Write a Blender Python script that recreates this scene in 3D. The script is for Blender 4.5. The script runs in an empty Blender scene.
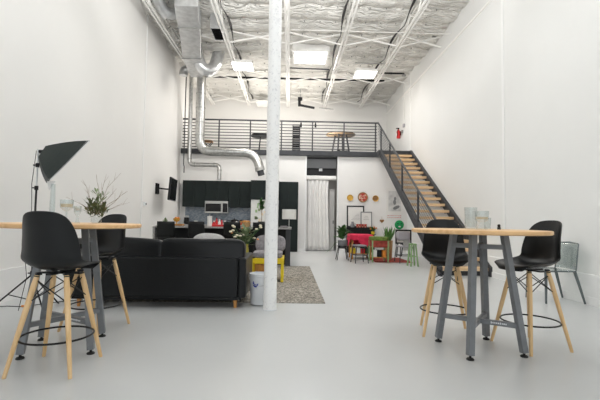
import bpy, bmesh, math, random
from mathutils import Vector, Matrix, Euler
R = math.radians
random.seed(7)
SC = bpy.context.scene
COL = SC.collection

# ------------------------------------------------------------------ camera
CAM_H = 1.12
YAW, PITCH, ROLL = R(1.43), R(2.86), R(0.9)
cf = Vector((math.sin(YAW)*math.cos(PITCH), math.cos(YAW)*math.cos(PITCH), math.sin(PITCH)))
cr = Vector((math.cos(YAW), -math.sin(YAW), 0)); cu = cr.cross(cf)
cr2 = cr*math.cos(ROLL)+cu*math.sin(ROLL); cu2 = -cr*math.sin(ROLL)+cu*math.cos(ROLL)
cam_data = bpy.data.cameras.new('camera'); cam_data.sensor_width = 36; cam_data.lens = 24
cam_data.clip_end = 200
cam = bpy.data.objects.new('camera', cam_data); COL.objects.link(cam)
M3 = Matrix((cr2, cu2, -cf)).transposed()
cam.matrix_world = Matrix.Translation((0, 0, CAM_H)) @ M3.to_4x4()
SC.camera = cam

def at(px, py, Y):
    """the point of the place that the photograph shows at pixel px, py, at the depth Y"""
    d = cf + cr2*((px-300)/400.0) + cu2*((200-py)/400.0)
    t = Y/d.y
    return Vector((d.x*t, Y, CAM_H+d.z*t))

# ------------------------------------------------------------------ light
SC.view_settings.view_transform = 'Standard'
SC.view_settings.look = 'None'
SC.view_settings.gamma = 1.0
SC.view_settings.use_curve_mapping = False
SC.view_settings.exposure = 0.1
world = bpy.data.worlds.new('daylight'); SC.world = world; world.use_nodes = True
world.node_tree.nodes['Background'].inputs[0].default_value = (0.93, 0.97, 1.0, 1)
world.node_tree.nodes['Background'].inputs[1].default_value = 0.8

def area(name, loc, rot, sx, sy, power, color=(1, 1, 1)):
    l = bpy.data.lights.new(name, 'AREA'); l.shape = 'RECTANGLE'; l.size = sx; l.size_y = sy
    l.energy = power; l.color = color
    o = bpy.data.objects.new(name, l); o.location = loc; o.rotation_euler = rot; COL.objects.link(o)
    return o
# daylight through the open roll-up door behind the camera
area('door_daylight', (0.2, -3.9, 2.6), (R(-90), 0, R(180)), 7.0, 4.6, 80, (0.93, 0.97, 1.0)).rotation_euler = (R(112), 0, 0)
# downward fill lights added over the front of the room (outside the frame)
for i, (x, y) in enumerate([(-2.6, 0.5), (1.0, 0.5), (3.0, 0.5), (-2.6, 4.5), (0.6, 4.5), (3.0, 4.5), (-1.0, 8.0), (2.3, 8.0)]):
    area('ceiling_fill', (x, y, 6.0), (0, 0, 0), 1.2, 0.6, 8, (0.98, 0.99, 1.0))
# point fills added to brighten the ceiling, over the front half (outside the frame)
for i, (x, y, z) in enumerate([(-1.0, 2.6, 4.6), (1.6, 2.6, 4.6), (-1.0, 5.8, 4.9), (1.6, 5.8, 4.9)]):
    l = bpy.data.lights.new('high_fill', 'POINT'); l.energy = 56 if i < 2 else 48; l.shadow_soft_size = 0.25; l.color = (0.96, 0.985, 1.0)
    o = bpy.data.objects.new('high_fill', l); o.location = (x, y, z); COL.objects.link(o)
for x in (-1.2, 0.2, 1.5):  # unseen upward fill added to lift the roof underside
    area('roof_fill', (x, 6.6, 5.35), (R(180-38), 0, 0), 1.0, 0.4, 48, (1.0, 0.99, 0.97))
# the fixtures in view (their housings are built further down)
LAMPS = [(-1.60, 12.75), (2.46, 13.2)]
for x, y in LAMPS:
    area('panel_lamp', (x, y, 6.04), (0, 0, 0), 0.7, 0.5, 26 if x > 0 else 45, (1.0, 0.93, 0.84))
area('skylight_lamp', (0.57, 12.45, 6.24), (0, 0, 0), 0.95, 0.9, 95, (0.97, 0.98, 1.0))
area('hall_fill', (1.15, YC_ if False else 15.6, 3.3), (R(-25), 0, 0), 0.6, 0.5, 5, (1.0, 0.97, 0.92))  # unseen fill added to brighten the hall and its curtain
# unseen upward fill added over the mezzanine deck, washing the roof
for x in (-2.3, -0.5, 1.3):
    area('mezzanine_fill', (x, 15.3, 3.72), (R(180+12), 0, 0), 0.5, 0.4, 54, (1.0, 0.94, 0.86))
# warm fill added over the kitchen, with no fixture behind it
area('kitchen_fill', (-1.8, 13.0, 3.3), (0, 0, 0), 2.5, 0.4, 10, (1.0, 0.90, 0.78))

# ------------------------------------------------------------------ materials
def mat(name, col, rough=0.5, metal=0.0, spec=0.5, noise=None, bump=None, trans=0.0, alpha=1.0, emit=None, coat=0.0, ior=1.45, sheen=0.0):
    """noise = (scale, amount, stretch) colour variation; bump = (scale, strength, stretch)"""
    m = bpy.data.materials.new(name); m.use_nodes = True
    nt = m.node_tree; b = nt.nodes['Principled BSDF']
    b.inputs['Base Color'].default_value = (*col, 1)
    b.inputs['Roughness'].default_value = rough
    b.inputs['Metallic'].default_value = metal
    b.inputs['Specular IOR Level'].default_value = spec
    b.inputs['IOR'].default_value = ior
    b.inputs['Transmission Weight'].default_value = trans
    b.inputs['Alpha'].default_value = alpha
    b.inputs['Coat Weight'].default_value = coat
    if emit:
        b.inputs['Emission Color'].default_value = (*emit[0], 1); b.inputs['Emission Strength'].default_value = emit[1]
    if noise or bump:
        tc = nt.nodes.new('ShaderNodeTexCoord')
    def tex(scale, stretch, detail=4):
        mp = nt.nodes.new('ShaderNodeMapping'); mp.inputs['Scale'].default_value = stretch or (1, 1, 1)
        nt.links.new(tc.outputs['Object'], mp.inputs['Vector'])
        n = nt.nodes.new('ShaderNodeTexNoise'); n.inputs['Scale'].default_value = scale; n.inputs['Detail'].default_value = detail
        nt.links.new(mp.outputs[0], n.inputs['Vector'])
        return n
    if noise:
        n = tex(noise[0], noise[2] if len(noise) > 2 else None)
        r = nt.nodes.new('ShaderNodeValToRGB'); a = noise[1]
        r.color_ramp.elements[0].position = 0.3; r.color_ramp.elements[1].position = 0.7
        r.color_ramp.elements[0].color = (*[max(0, c*(1-a)) for c in col], 1)
        r.color_ramp.elements[1].color = (*[min(1, c*(1+a)) for c in col], 1)
        nt.links.new(n.outputs['Fac'], r.inputs[0]); nt.links.new(r.outputs[0], b.inputs['Base Color'])
    if bump:
        n = tex(bump[0], bump[2] if len(bump) > 2 else None)
        bp = nt.nodes.new('ShaderNodeBump'); bp.inputs['Strength'].default_value = bump[1]; bp.inputs['Distance'].default_value = 0.02
        nt.links.new(n.outputs['Fac'], bp.inputs['Height']); nt.links.new(bp.outputs[0], b.inputs['Normal'])
    return m

M = {}
M['wall'] = mat('white_wall_paint', (0.80, 0.79, 0.77), 0.75, noise=(0.6, 0.02), bump=(30, 0.05))
M['wall_r'] = mat('white_wall_paint_cool', (0.79, 0.79, 0.775), 0.75, noise=(0.6, 0.02), bump=(30, 0.05))
M['base'] = mat('white_base_paint', (0.84, 0.84, 0.83), 0.5)
M['dark_metal'] = mat('dark_grey_steel', (0.050, 0.052, 0.057), 0.5, 0.0, 0.3, noise=(6, 0.15))
M['table_steel'] = mat('grey_powder_coat', (0.20, 0.212, 0.225), 0.42, 0.1, noise=(14, 0.10))
M['black_metal'] = mat('black_metal', (0.012, 0.012, 0.013), 0.4, 0.4)
M['black_plastic'] = mat('black_moulded_plastic', (0.007, 0.008, 0.009), 0.34, 0.0, 0.45, bump=(180, 0.03))
M['rubber'] = mat('black_rubber', (0.01, 0.01, 0.01), 0.6)
M['galv'] = mat('galvanised_steel', (0.66, 0.67, 0.68), 0.34, 0.8, noise=(7, 0.15), bump=(3, 0.4))
M['galv_round'] = mat('galvanised_spiral', (0.50, 0.50, 0.49), 0.28, 1.0, noise=(14, 0.2), bump=(20, 0.3))
M['galv_dark'] = mat('dull_galvanised', (0.40, 0.40, 0.39), 0.5, 0.7, noise=(9, 0.2))
M['white_metal'] = mat('white_painted_steel', (0.90, 0.89, 0.86), 0.5, 0.0, noise=(5, 0.06))
M['leather'] = mat('black_leather', (0.006, 0.007, 0.008), 0.32, 0.0, 0.32, bump=(45, 0.10))
M['granite'] = mat('speckled_granite', (0.33, 0.32, 0.31), 0.25, noise=(60, 0.6))
M['black_lac'] = mat('black_lacquer', (0.008, 0.009, 0.009), 0.45, 0.0, 0.3)
M['cab'] = mat('dark_green_black_cabinet', (0.010, 0.0155, 0.015), 0.55, 0.0, 0.25, noise=(10, 0.2, (6, 6, 0.4)))
M['fabric_grey'] = mat('light_grey_fabric', (0.42, 0.41, 0.40), 0.9, noise=(40, 0.12), bump=(150, 0.4))
M['fabric_mauve'] = mat('mauve_grey_fabric', (0.25, 0.235, 0.245), 0.9, noise=(30, 0.25), bump=(90, 0.4))
M['curtain'] = mat('pale_grey_curtain', (0.76, 0.75, 0.73), 0.85, noise=(3, 0.04))
M['yellow'] = mat('yellow_paint', (0.80, 0.60, 0.02), 0.45)
M['olive'] = mat('olive_yellow_glaze', (0.42, 0.36, 0.06), 0.35)
M['orange_wood'] = mat('honey_wood', (0.50, 0.23, 0.055), 0.45, noise=(8, 0.3, (8, 8, 0.7)))
M['white_plastic'] = mat('white_plastic', (0.80, 0.82, 0.84), 0.35)
M['white_gloss'] = mat('white_ceramic', (0.82, 0.82, 0.80), 0.25)
M['blue'] = mat('blue_print', (0.05, 0.08, 0.45), 0.5)
M['red'] = mat('red_paint', (0.60, 0.025, 0.03), 0.4)
M['red_cloth'] = mat('crimson_pink_cloth', (0.72, 0.03, 0.085), 0.8, noise=(6, 0.2))
M['darkred'] = mat('dark_red_rug', (0.30, 0.05, 0.035), 0.9, noise=(9, 0.5))
M['green_paint'] = mat('pale_green_paint', (0.27, 0.42, 0.20), 0.5)
M['moss'] = mat('moss_green_cloth', (0.14, 0.20, 0.04), 0.8, noise=(18, 0.4))
M['green_disc'] = mat('bright_green_enamel', (0.01, 0.30, 0.09), 0.4)
M['leaf'] = mat('green_leaf', (0.06, 0.15, 0.04), 0.5, noise=(12, 0.4))
M['leaf2'] = mat('snake_plant_leaf', (0.10, 0.25, 0.06), 0.45, noise=(18, 0.5, (1, 1, 5)))
M['leaf_pale'] = mat('sage_leaf', (0.22, 0.28, 0.15), 0.6, noise=(12, 0.4))
M['leaf_olive'] = mat('dull_olive_leaf', (0.10, 0.13, 0.055), 0.55, noise=(14, 0.5))
M['twig'] = mat('dry_twig', (0.30, 0.23, 0.17), 0.8)
M['petal'] = mat('cream_petal', (0.72, 0.66, 0.50), 0.7)
M['gold'] = mat('gold_glaze', (0.62, 0.36, 0.06), 0.35, 0.3)
M['brown_cer'] = mat('brown_glaze', (0.30, 0.15, 0.05), 0.4)
M['basket'] = mat('brown_wicker', (0.46, 0.29, 0.13), 0.8, noise=(60, 0.4), bump=(80, 0.6))
M['paper'] = mat('art_paper', (0.78, 0.77, 0.74), 0.6)
M['grey_plastic'] = mat('mid_grey_plastic', (0.42, 0.40, 0.43), 0.5)
M['hallgrey'] = mat('grey_panel_paint', (0.20, 0.205, 0.215), 0.5)
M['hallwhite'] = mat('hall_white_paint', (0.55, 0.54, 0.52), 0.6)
M['orange'] = mat('orange_rubber', (0.75, 0.25, 0.03), 0.5)
M['poster_grey'] = mat('pale_grey_print', (0.60, 0.60, 0.59), 0.6, noise=(5, 0.25))
M['wax'] = mat('cream_wax', (0.72, 0.60, 0.42), 0.5)
M['softbox'] = mat('softbox_black_nylon', (0.017, 0.026, 0.024), 0.55, bump=(40, 0.25))
M['diffuser'] = mat('white_diffusion_cloth', (0.75, 0.76, 0.76), 0.7)
M['screen'] = mat('black_screen', (0.006, 0.006, 0.007), 0.15)
M['steel'] = mat('brushed_stainless', (0.60, 0.60, 0.58), 0.28, 0.9, noise=(20, 0.1, (1, 1, 12)))
M['fridge'] = mat('pale_fridge_enamel', (0.62, 0.62, 0.60), 0.3, noise=(3, 0.12))
M['lamp_shade'] = mat('white_linen_shade', (0.72, 0.71, 0.68), 0.8)
M['lit'] = mat('lit_diffuser', (0.9, 0.9, 0.9), 0.5, emit=((1.0, 0.98, 0.95), 6.0))
M['sky_pane'] = mat('lit_skylight_dome', (0.9, 0.9, 0.9), 0.5, emit=((0.97, 0.985, 1.0), 4.0))
M['ext_red'] = mat('extinguisher_red', (0.62, 0.02, 0.02), 0.3)

def wood(name, c1, c2, scale=3.0, axis=0):
    m = bpy.data.materials.new(name); m.use_nodes = True; nt = m.node_tree; b = nt.nodes['Principled BSDF']
    tc = nt.nodes.new('ShaderNodeTexCoord'); mp = nt.nodes.new('ShaderNodeMapping')
    s = [9.0, 9.0, 9.0]; s[axis] = 0.7; mp.inputs['Scale'].default_value = s
    n = nt.nodes.new('ShaderNodeTexNoise'); n.inputs['Scale'].default_value = scale; n.inputs['Detail'].default_value = 6
    r = nt.nodes.new('ShaderNodeValToRGB'); r.color_ramp.elements[0].position = 0.3; r.color_ramp.elements[1].position = 0.72
    r.color_ramp.elements[0].color = (*c1, 1); r.color_ramp.elements[1].color = (*c2, 1)
    nt.links.new(tc.outputs['Object'], mp.inputs[0]); nt.links.new(mp.outputs[0], n.inputs['Vector'])
    nt.links.new(n.outputs['Fac'], r.inputs[0]); nt.links.new(r.outputs[0], b.inputs['Base Color'])
    b.inputs['Roughness'].default_value = 0.42
    return m
M['top_wood'] = wood('light_pine_tabletop', (0.66, 0.38, 0.165), (0.86, 0.565, 0.29))
M['leg_wood'] = wood('natural_beech', (0.70, 0.45, 0.20), (0.86, 0.61, 0.34), axis=2)
M['tread_wood'] = wood('stair_tread_wood', (0.66, 0.43, 0.22), (0.86, 0.64, 0.40))
M['dark_wood'] = wood('weathered_brown_wood', (0.10, 0.07, 0.045), (0.24, 0.17, 0.10))
M['sofa_leg'] = wood('orange_oak', (0.55, 0.24, 0.06), (0.75, 0.38, 0.12), axis=2)

def glass(name, col, rough=0.03, mixf=0.6):
    """thin clear sheet: mostly see-through, with a glossy surface"""
    m = bpy.data.materials.new(name); m.use_nodes = True; nt = m.node_tree
    for n in list(nt.nodes):
        if n.type != 'OUTPUT_MATERIAL': nt.nodes.remove(n)
    out = [n for n in nt.nodes][0]
    t = nt.nodes.new('ShaderNodeBsdfTransparent'); t.inputs[0].default_value = (*col, 1)
    g = nt.nodes.new('ShaderNodeBsdfGlossy'); g.inputs['Roughness'].default_value = rough; g.inputs[0].default_value = (1, 1, 1, 1)
    lw = nt.nodes.new('ShaderNodeLayerWeight'); lw.inputs[0].default_value = 0.5
    pw = nt.nodes.new('ShaderNodeMath'); pw.operation = 'POWER'; pw.inputs[1].default_value = 3.0
    f = nt.nodes.new('ShaderNodeMapRange'); f.inputs[3].default_value = 0.04; f.inputs[4].default_value = mixf
    nt.links.new(lw.outputs['Facing'], pw.inputs[0]); nt.links.new(pw.outputs[0], f.inputs[0])
    mx = nt.nodes.new('ShaderNodeMixShader')
    nt.links.new(f.outputs[0], mx.inputs[0]); nt.links.new(t.outputs[0], mx.inputs[1]); nt.links.new(g.outputs[0], mx.inputs[2])
    nt.links.new(mx.outputs[0], out.inputs['Surface'])
    return m
M['clear'] = glass('clear_glass', (0.92, 0.94, 0.94), 0.03, 0.6)
M['smoke'] = glass('smoked_clear_acrylic', (0.72, 0.76, 0.755), 0.08, 0.40)
M['smoke_dark'] = mat('smoked_acrylic_edge', (0.12, 0.14, 0.145), 0.12)

def floor_mat():
    m = bpy.data.materials.new('sealed_grey_concrete'); m.use_nodes = True; nt = m.node_tree; b = nt.nodes['Principled BSDF']
    tc = nt.nodes.new('ShaderNodeTexCoord')
    n = nt.nodes.new('ShaderNodeTexNoise'); n.inputs['Scale'].default_value = 0.7; n.inputs['Detail'].default_value = 8
    r = nt.nodes.new('ShaderNodeValToRGB'); r.color_ramp.elements[0].position = 0.3; r.color_ramp.elements[1].position = 0.75
    r.color_ramp.elements[0].color = (0.53, 0.54, 0.54, 1); r.color_ramp.elements[1].color = (0.565, 0.575, 0.575, 1)
    n2 = nt.nodes.new('ShaderNodeTexNoise'); n2.inputs['Scale'].default_value = 5; n2.inputs['Detail'].default_value = 5
    r2 = nt.nodes.new('ShaderNodeMapRange'); r2.inputs[3].default_value = 0.26; r2.inputs[4].default_value = 0.32
    for x in (n, n2): nt.links.new(tc.outputs['Object'], x.inputs['Vector'])
    nt.links.new(n.outputs['Fac'], r.inputs[0]); nt.links.new(r.outputs[0], b.inputs['Base Color'])
    nt.links.new(n2.outputs['Fac'], r2.inputs[0]); nt.links.new(r2.outputs[0], b.inputs['Roughness'])
    return m
M['floor'] = floor_mat()

def insulation_mat():
    m = bpy.data.materials.new('white_foil_insulation'); m.use_nodes = True; nt = m.node_tree; b = nt.nodes['Principled BSDF']
    b.inputs['Base Color'].default_value = (0.86, 0.845, 0.80, 1); b.inputs['Roughness'].default_value = 0.5
    tc = nt.nodes.new('ShaderNodeTexCoord')
    mp = nt.nodes.new('ShaderNodeMapping'); mp.inputs['Scale'].default_value = (1.0, 4.0, 1)
    n = nt.nodes.new('ShaderNodeTexNoise'); n.inputs['Scale'].default_value = 2.4; n.inputs['Detail'].default_value = 3; n.inputs['Distortion'].default_value = 1.2
    bp = nt.nodes.new('ShaderNodeBump'); bp.inputs['Strength'].default_value = 0.9; bp.inputs['Distance'].default_value = 0.30
    nt.links.new(tc.outputs['Object'], mp.inputs[0]); nt.links.new(mp.outputs[0], n.inputs['Vector'])
    nt.links.new(n.outputs['Fac'], bp.inputs['Height']); nt.links.new(bp.outputs[0], b.inputs['Normal'])
    return m
M['insul'] = insulation_mat()

def two_tone(name, c1, c2, scale, kind='voronoi', rough=0.9, thr=0.5):
    m = bpy.data.materials.new(name); m.use_nodes = True; nt = m.node_tree; b = nt.nodes['Principled BSDF']
    tc = nt.nodes.new('ShaderNodeTexCoord'); b.inputs['Roughness'].default_value = rough
    if kind == 'voronoi':
        n = nt.nodes.new('ShaderNodeTexVoronoi'); n.inputs['Scale'].default_value = scale; o = n.outputs['Color']
    elif kind == 'magic':
        n = nt.nodes.new('ShaderNodeTexNoise'); n.inputs['Scale'].default_value = scale; n.inputs['Distortion'].default_value = 2.5; o = n.outputs['Fac']
    else:
        n = nt.nodes.new('ShaderNodeTexBrick'); n.inputs['Scale'].default_value = scale; n.inputs['Color1'].default_value = (*c1, 1)
        n.inputs['Color2'].default_value = (*c2, 1); n.inputs['Mortar'].default_value = (0.25, 0.27, 0.30, 1); n.inputs['Mortar Size'].default_value = 0.01
        mp = nt.nodes.new('ShaderNodeMapping'); mp.inputs['Rotation'].default_value = (R(90), 0, 0)
        nt.links.new(tc.outputs['Object'], mp.inputs[0]); nt.links.new(mp.outputs[0], n.inputs['Vector'])
        nt.links.new(n.outputs['Color'], b.inputs['Base Color']); return m
    r = nt.nodes.new('ShaderNodeValToRGB'); r.color_ramp.elements[0].position = thr-0.08; r.color_ramp.elements[1].position = thr+0.08
    r.color_ramp.elements[0].color = (*c1, 1); r.color_ramp.elements[1].color = (*c2, 1)
    nt.links.new(tc.outputs['Object'], n.inputs['Vector']); nt.links.new(o, r.inputs[0]); nt.links.new(r.outputs[0], b.inputs['Base Color'])
    return m
M['rug'] = two_tone('grey_cream_patterned_rug', (0.10, 0.088, 0.075), (0.43, 0.395, 0.34), 15, 'magic')
M['tile'] = two_tone('blue_grey_mosaic_tile', (0.16, 0.21, 0.27), (0.34, 0.38, 0.42), 9, 'brick', 0.25)
M['column_wrap'] = two_tone('white_flaky_column_paint', (0.74, 0.74, 0.75), (0.93, 0.93, 0.92), 14, 'magic', 0.6, 0.36)
M['red_pattern'] = two_tone('red_white_glaze_pattern', (0.45, 0.03, 0.02), (0.75, 0.60, 0.45), 22, 'voronoi', 0.4, 0.62)

# ------------------------------------------------------------------ helpers
class MB:
    def __init__(s): s.bm = bmesh.new()
    def _add(s, verts, faces):
        vs = [s.bm.verts.new(v) for v in verts]
        for f in faces:
            try: s.bm.faces.new([vs[i] for i in f])
            except ValueError: pass
        return s
    def box(s, c, d, rot=None):
        x, y, z = d[0]/2, d[1]/2, d[2]/2
        p = [Vector(v) for v in ((-x,-y,-z),(x,-y,-z),(x,y,-z),(-x,y,-z),(-x,-y,z),(x,-y,z),(x,y,z),(-x,y,z))]
        if rot is not None:
            e = Euler(rot).to_matrix(); p = [e @ v for v in p]
        c = Vector(c)
        return s._add([v+c for v in p], [(0,3,2,1),(4,5,6,7),(0,1,5,4),(1,2,6,5),(2,3,7,6),(3,0,4,7)])
    def span(s, a, b):
        return s.box([(a[i]+b[i])/2 for i in range(3)], [abs(b[i]-a[i]) for i in range(3)])
    def bar(s, p, q, w, h=None, roll=0.0, w2=None, h2=None):
        """rectangular bar from p to q"""
        p, q = Vector(p), Vector(q); h = w if h is None else h; w2 = w if w2 is None else w2; h2 = h if h2 is None else h2
        d = (q-p).normalized(); ref = Vector((0,0,1)) if abs(d.z) < 0.9 else Vector((0,1,0))
        a = d.cross(ref).normalized(); b = a.cross(d).normalized()
        if roll:
            a, b = a*math.cos(roll)+b*math.sin(roll), -a*math.sin(roll)+b*math.cos(roll)
        vs = []
        for o, W, H in ((p, w, h), (q, w2, h2)):
            for sx, sy in ((-1,-1),(1,-1),(1,1),(-1,1)): vs.append(o+a*sx*W/2+b*sy*H/2)
        return s._add(vs, [(3,2,1,0),(4,5,6,7),(0,1,5,4),(1,2,6,5),(2,3,7,6),(3,0,4,7)])
    def tube(s, pts, r, seg=10, cap=True, closed=False):
        pts = [Vector(p) for p in pts]; n = len(pts)
        rad = r if isinstance(r, (list, tuple)) else [r]*n
        rings = []; a = None
        for i, p in enumerate(pts):
            if closed: d = (pts[(i+1) % n]-pts[i-1]).normalized()
            else: d = (pts[min(i+1, n-1)]-pts[max(i-1, 0)]).normalized()
            if a is None:
                ref = Vector((0,0,1)) if abs(d.z) < 0.9 else Vector((0,1,0)); a = d.cross(ref).normalized()
            else:
                a = (a-d*a.dot(d)).normalized()
            b = d.cross(a)
            rings.append([s.bm.verts.new(p+(a*math.cos(t)+b*math.sin(t))*rad[i]) for t in [2*math.pi*k/seg for k in range(seg)]])
        m = n if closed else n-1
        for i in range(m):
            A, B = rings[i], rings[(i+1) % n]
            for k in range(seg): s.bm.faces.new((A[k], A[(k+1) % seg], B[(k+1) % seg], B[k]))
        if cap and not closed:
            s.bm.faces.new(rings[0][::-1]); s.bm.faces.new(rings[-1])
        return s
    def lathe(s, prof, c=(0,0,0), seg=20, mtx=None):
        """prof: (r, z) pairs from bottom to top"""
        c = Vector(c); rings = []
        for r, z in prof:
            ring = []
            for k in range(seg):
                t = 2*math.pi*k/seg; v = Vector((r*math.cos(t), r*math.sin(t), z))
                if mtx is not None: v = mtx @ v
                ring.append(s.bm.verts.new(v+c))
            rings.append(ring)
        for A, B in zip(rings, rings[1:]):
            for k in range(seg): s.bm.faces.new((A[k], A[(k+1) % seg], B[(k+1) % seg], B[k]))
        s.bm.faces.new(rings[0][::-1]); s.bm.faces.new(rings[-1])
        return s
    def ball(s, c, r, e1=1.0, e2=1.0, seg=20, rings=12, rot=None):
        """superellipsoid: r = (rx, ry, rz)"""
        r = (r, r, r) if not isinstance(r, (tuple, list)) else r
        f = lambda v, e: math.copysign(abs(v)**e, v)
        P = []
        e = Euler(rot).to_matrix() if rot else None
        for i in range(1, rings):
            ph = -math.pi/2+math.pi*i/rings; row = []
            for k in range(seg):
                t = 2*math.pi*k/seg
                v = Vector((r[0]*f(math.cos(ph), e1)*f(math.cos(t), e2), r[1]*f(math.cos(ph), e1)*f(math.sin(t), e2), r[2]*f(math.sin(ph), e1)))
                if e: v = e @ v
                row.append(s.bm.verts.new(v+Vector(c)))
            P.append(row)
        for A, B in zip(P, P[1:]):
            for k in range(seg): s.bm.faces.new((A[k], A[(k+1) % seg], B[(k+1) % seg], B[k]))
        s.bm.faces.new(P[0][::-1]); s.bm.faces.new(P[-1])
        return s
    def leaf(s, base, d, L, W, droop=0.3, up=Vector((0,0,1))):
        base = Vector(base); d = Vector(d).normalized(); side = d.cross(up)
        if side.length < 1e-3: side = Vector((1,0,0))
        side.normalize(); pts = []
        for i, (t, w) in enumerate(((0,0.12),(0.3,0.9),(0.6,1.0),(0.85,0.55),(1,0.03))):
            c = base+d*L*t-Vector((0,0,1))*droop*L*t*t
            pts.append((c-side*W/2*w, c+Vector((0,0,-0.05*W)), c+side*W/2*w))
        vs = [s.bm.verts.new(p) for row in pts for p in row]
        for i in range(4):
            for j in range(2):
                s.bm.faces.new((vs[i*3+j], vs[i*3+j+1], vs[i*3+j+4], vs[i*3+j+3]))
        return s
    def build(s, name, m, parent=None, smooth=False, bevel=0, subd=0, solid=0, label=None):
        me = bpy.data.meshes.new(name)
        bmesh.ops.recalc_face_normals(s.bm, faces=s.bm.faces[:])
        s.bm.to_mesh(me); s.bm.free()
        me.materials.append(M[m] if isinstance(m, str) else m)
        if smooth:
            for p in me.polygons: p.use_smooth = True
        o = bpy.data.objects.new(name, me); COL.objects.link(o)
        if parent: o.parent = parent
        if solid:
            q = o.modifiers.new('thickness', 'SOLIDIFY'); q.thickness = solid; q.offset = 0
        if bevel:
            q = o.modifiers.new('bevel', 'BEVEL'); q.width = bevel; q.segments = 2; q.limit_method = 'ANGLE'
        if subd:
            q = o.modifiers.new('smooth', 'SUBSURF'); q.levels = subd; q.render_levels = subd
        if smooth and not subd:
            try: me.set_sharp_from_angle(angle=R(40))
            except Exception: pass
        if label: o['label'] = label
        return o

def tag(o, label, cat, group=None):
    o['label'] = label; o['category'] = cat
    if group: o['group'] = group
    return o
def thing(name, label, cat, loc=(0,0,0), rz=0.0, group=None):
    o = bpy.data.objects.new(name, None); o.empty_display_size = 0.05; COL.objects.link(o)
    o.location = loc; o.rotation_euler = (0, 0, rz)
    return tag(o, label, cat, group)
def struct(o):
    o['kind'] = 'structure'; return o
def dup(root, loc, rz, label):
    """a copy of a thing with copies of its parts and sub-parts"""
    r = root.copy(); COL.objects.link(r); r.location = loc; r.rotation_euler = (0, 0, rz); r['label'] = label
    def kids(a, b):
        for ch in list(a.children):
            if ch.name in made: continue
            c = ch.copy(); COL.objects.link(c); c.parent = b; made.add(c.name)
            kids(ch, c)
    made = set(); kids(root, r)
    return r
def arc(c, r, a0, a1, n, u, v):
    u, v, c = Vector(u), Vector(v), Vector(c)
    return [c+u*r*math.cos(a0+(a1-a0)*i/n)+v*r*math.sin(a0+(a1-a0)*i/n) for i in range(n+1)]
def bend(pts, rad, n=6):
    """polyline with rounded corners"""
    pts = [Vector(p) for p in pts]; out = [pts[0]]
    for a, b, c in zip(pts, pts[1:], pts[2:]):
        p = b+(a-b).normalized()*rad; q = b+(c-b).normalized()*rad
        for i in range(n+1):
            t = i/n; out.append(p*(1-t)**2+b*2*t*(1-t)+q*t*t)
    out.append(pts[-1]); return out

# ------------------------------------------------------------------ room shell
XL0, XL1, XR = -3.66, -4.05, 4.25         # left wall runs from (XL0, 4) to (XL1, 17.5)
def xl(y): return -3.66+(y-4)*(-0.0264)
YF, YB, YK = -4.2, 17.5, 14.4             # front wall, upper back wall, wall under the mezzanine
ZR, ZM = 6.55, 3.60                       # roof underside, mezzanine deck
m_ = MB().span((-5.5, YF-0.3, -0.2), (5.5, YB+0.3, 0.0)); struct(m_.build('floor', 'floor'))
# roof with quilted insulation sagging between its pins
m_ = MB(); nx, ny = 90, 340; V = []
for j in range(ny+1):
    y = YF+(YB-YF)*j/ny
    for i in range(nx+1):
        x = -4.6+9.2*i/nx
        sag = 0.14*abs(math.sin(math.pi*y/0.75))**0.8*(0.75+0.25*math.sin(x*2.1+y))+0.03*abs(math.sin(math.pi*(x+0.15)/0.4+y*3))+0.02*math.sin(x*9+y*4)
        V.append((x, y, ZR-sag))
F = [(j*(nx+1)+i, j*(nx+1)+i+1, (j+1)*(nx+1)+i+1, (j+1)*(nx+1)+i) for j in range(ny) for i in range(nx)]
m_._add(V, F); struct(m_.build('ceiling', 'insul', smooth=True))
m_ = MB().span((-5.5, YF-0.3, ZR+0.05), (5.5, YB+0.3, ZR+0.25)); struct(m_.build('ceiling_deck', 'white_metal'))
# dark pins that hold the insulation quilts
k = 0
q = MB()
for j in range(12, 24):
    for x in [(-3.5+0.42*i) for i in range(18)]:
        q.lathe([(0.014, 0), (0.014, 0.03)], (x+0.03*math.sin(j*5+x), 0.75*j+0.03, ZR-0.085), 6)
o = q.build('insulation_pins', 'galv_dark'); o['kind'] = 'stuff'; o['label'] = 'rows of small dark pins dotting the white ceiling insulation'; o['category'] = 'pins'
# left wall (slightly out of square)
a, b = (xl(YF), YF), (xl(YB+0.2), YB+0.2)
def wall_strip(name, t, z0, z1, mm, side=-1):
    q = MB(); s = side
    V = [(a[0], a[1], z0), (b[0], b[1], z0), (b[0]+s*t, b[1], z0), (a[0]+s*t, a[1], z0)]
    V += [(x, y, z1) for x, y, z in V]
    q._add(V, [(0,1,2,3),(7,6,5,4),(0,4,5,1),(1,5,6,2),(2,6,7,3),(3,7,4,0)])
    return struct(q.build(name, mm))
wall_strip('wall_left', 0.25, 0, ZR+0.05, 'wall')
wall_strip('trim_1', 0.035, 0, 0.42, 'base', 1)
struct(MB().span((XR, YF, 0), (XR+0.25, YB+0.2, ZR+0.05)).build('wall_right', 'wall_r'))
struct(MB().span((XR-0.035, YF, 0), (XR, YB, 0.42)).build('trim_2', 'base'))
struct(MB().span((XR-0.05, YF, 0), (XR-0.035, 13.9, 0.11)).build('baseboard_right', 'base'))
# ledger angle high on the right wall, panel joints on both walls
struct(MB().span((XR-0.02, YF, 5.88), (XR, YB, 5.93)).build('trim_3', 'white_metal'))
struct(MB().span((XR-0.012, 7.78, 0.42), (XR, 7.86, ZR)).build('trim_4', 'base'))
struct(MB().span((xl(10.4), 10.36, 0.42), (xl(10.4)+0.022, 10.41, ZR)).build('trim_5', 'base'))
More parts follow.
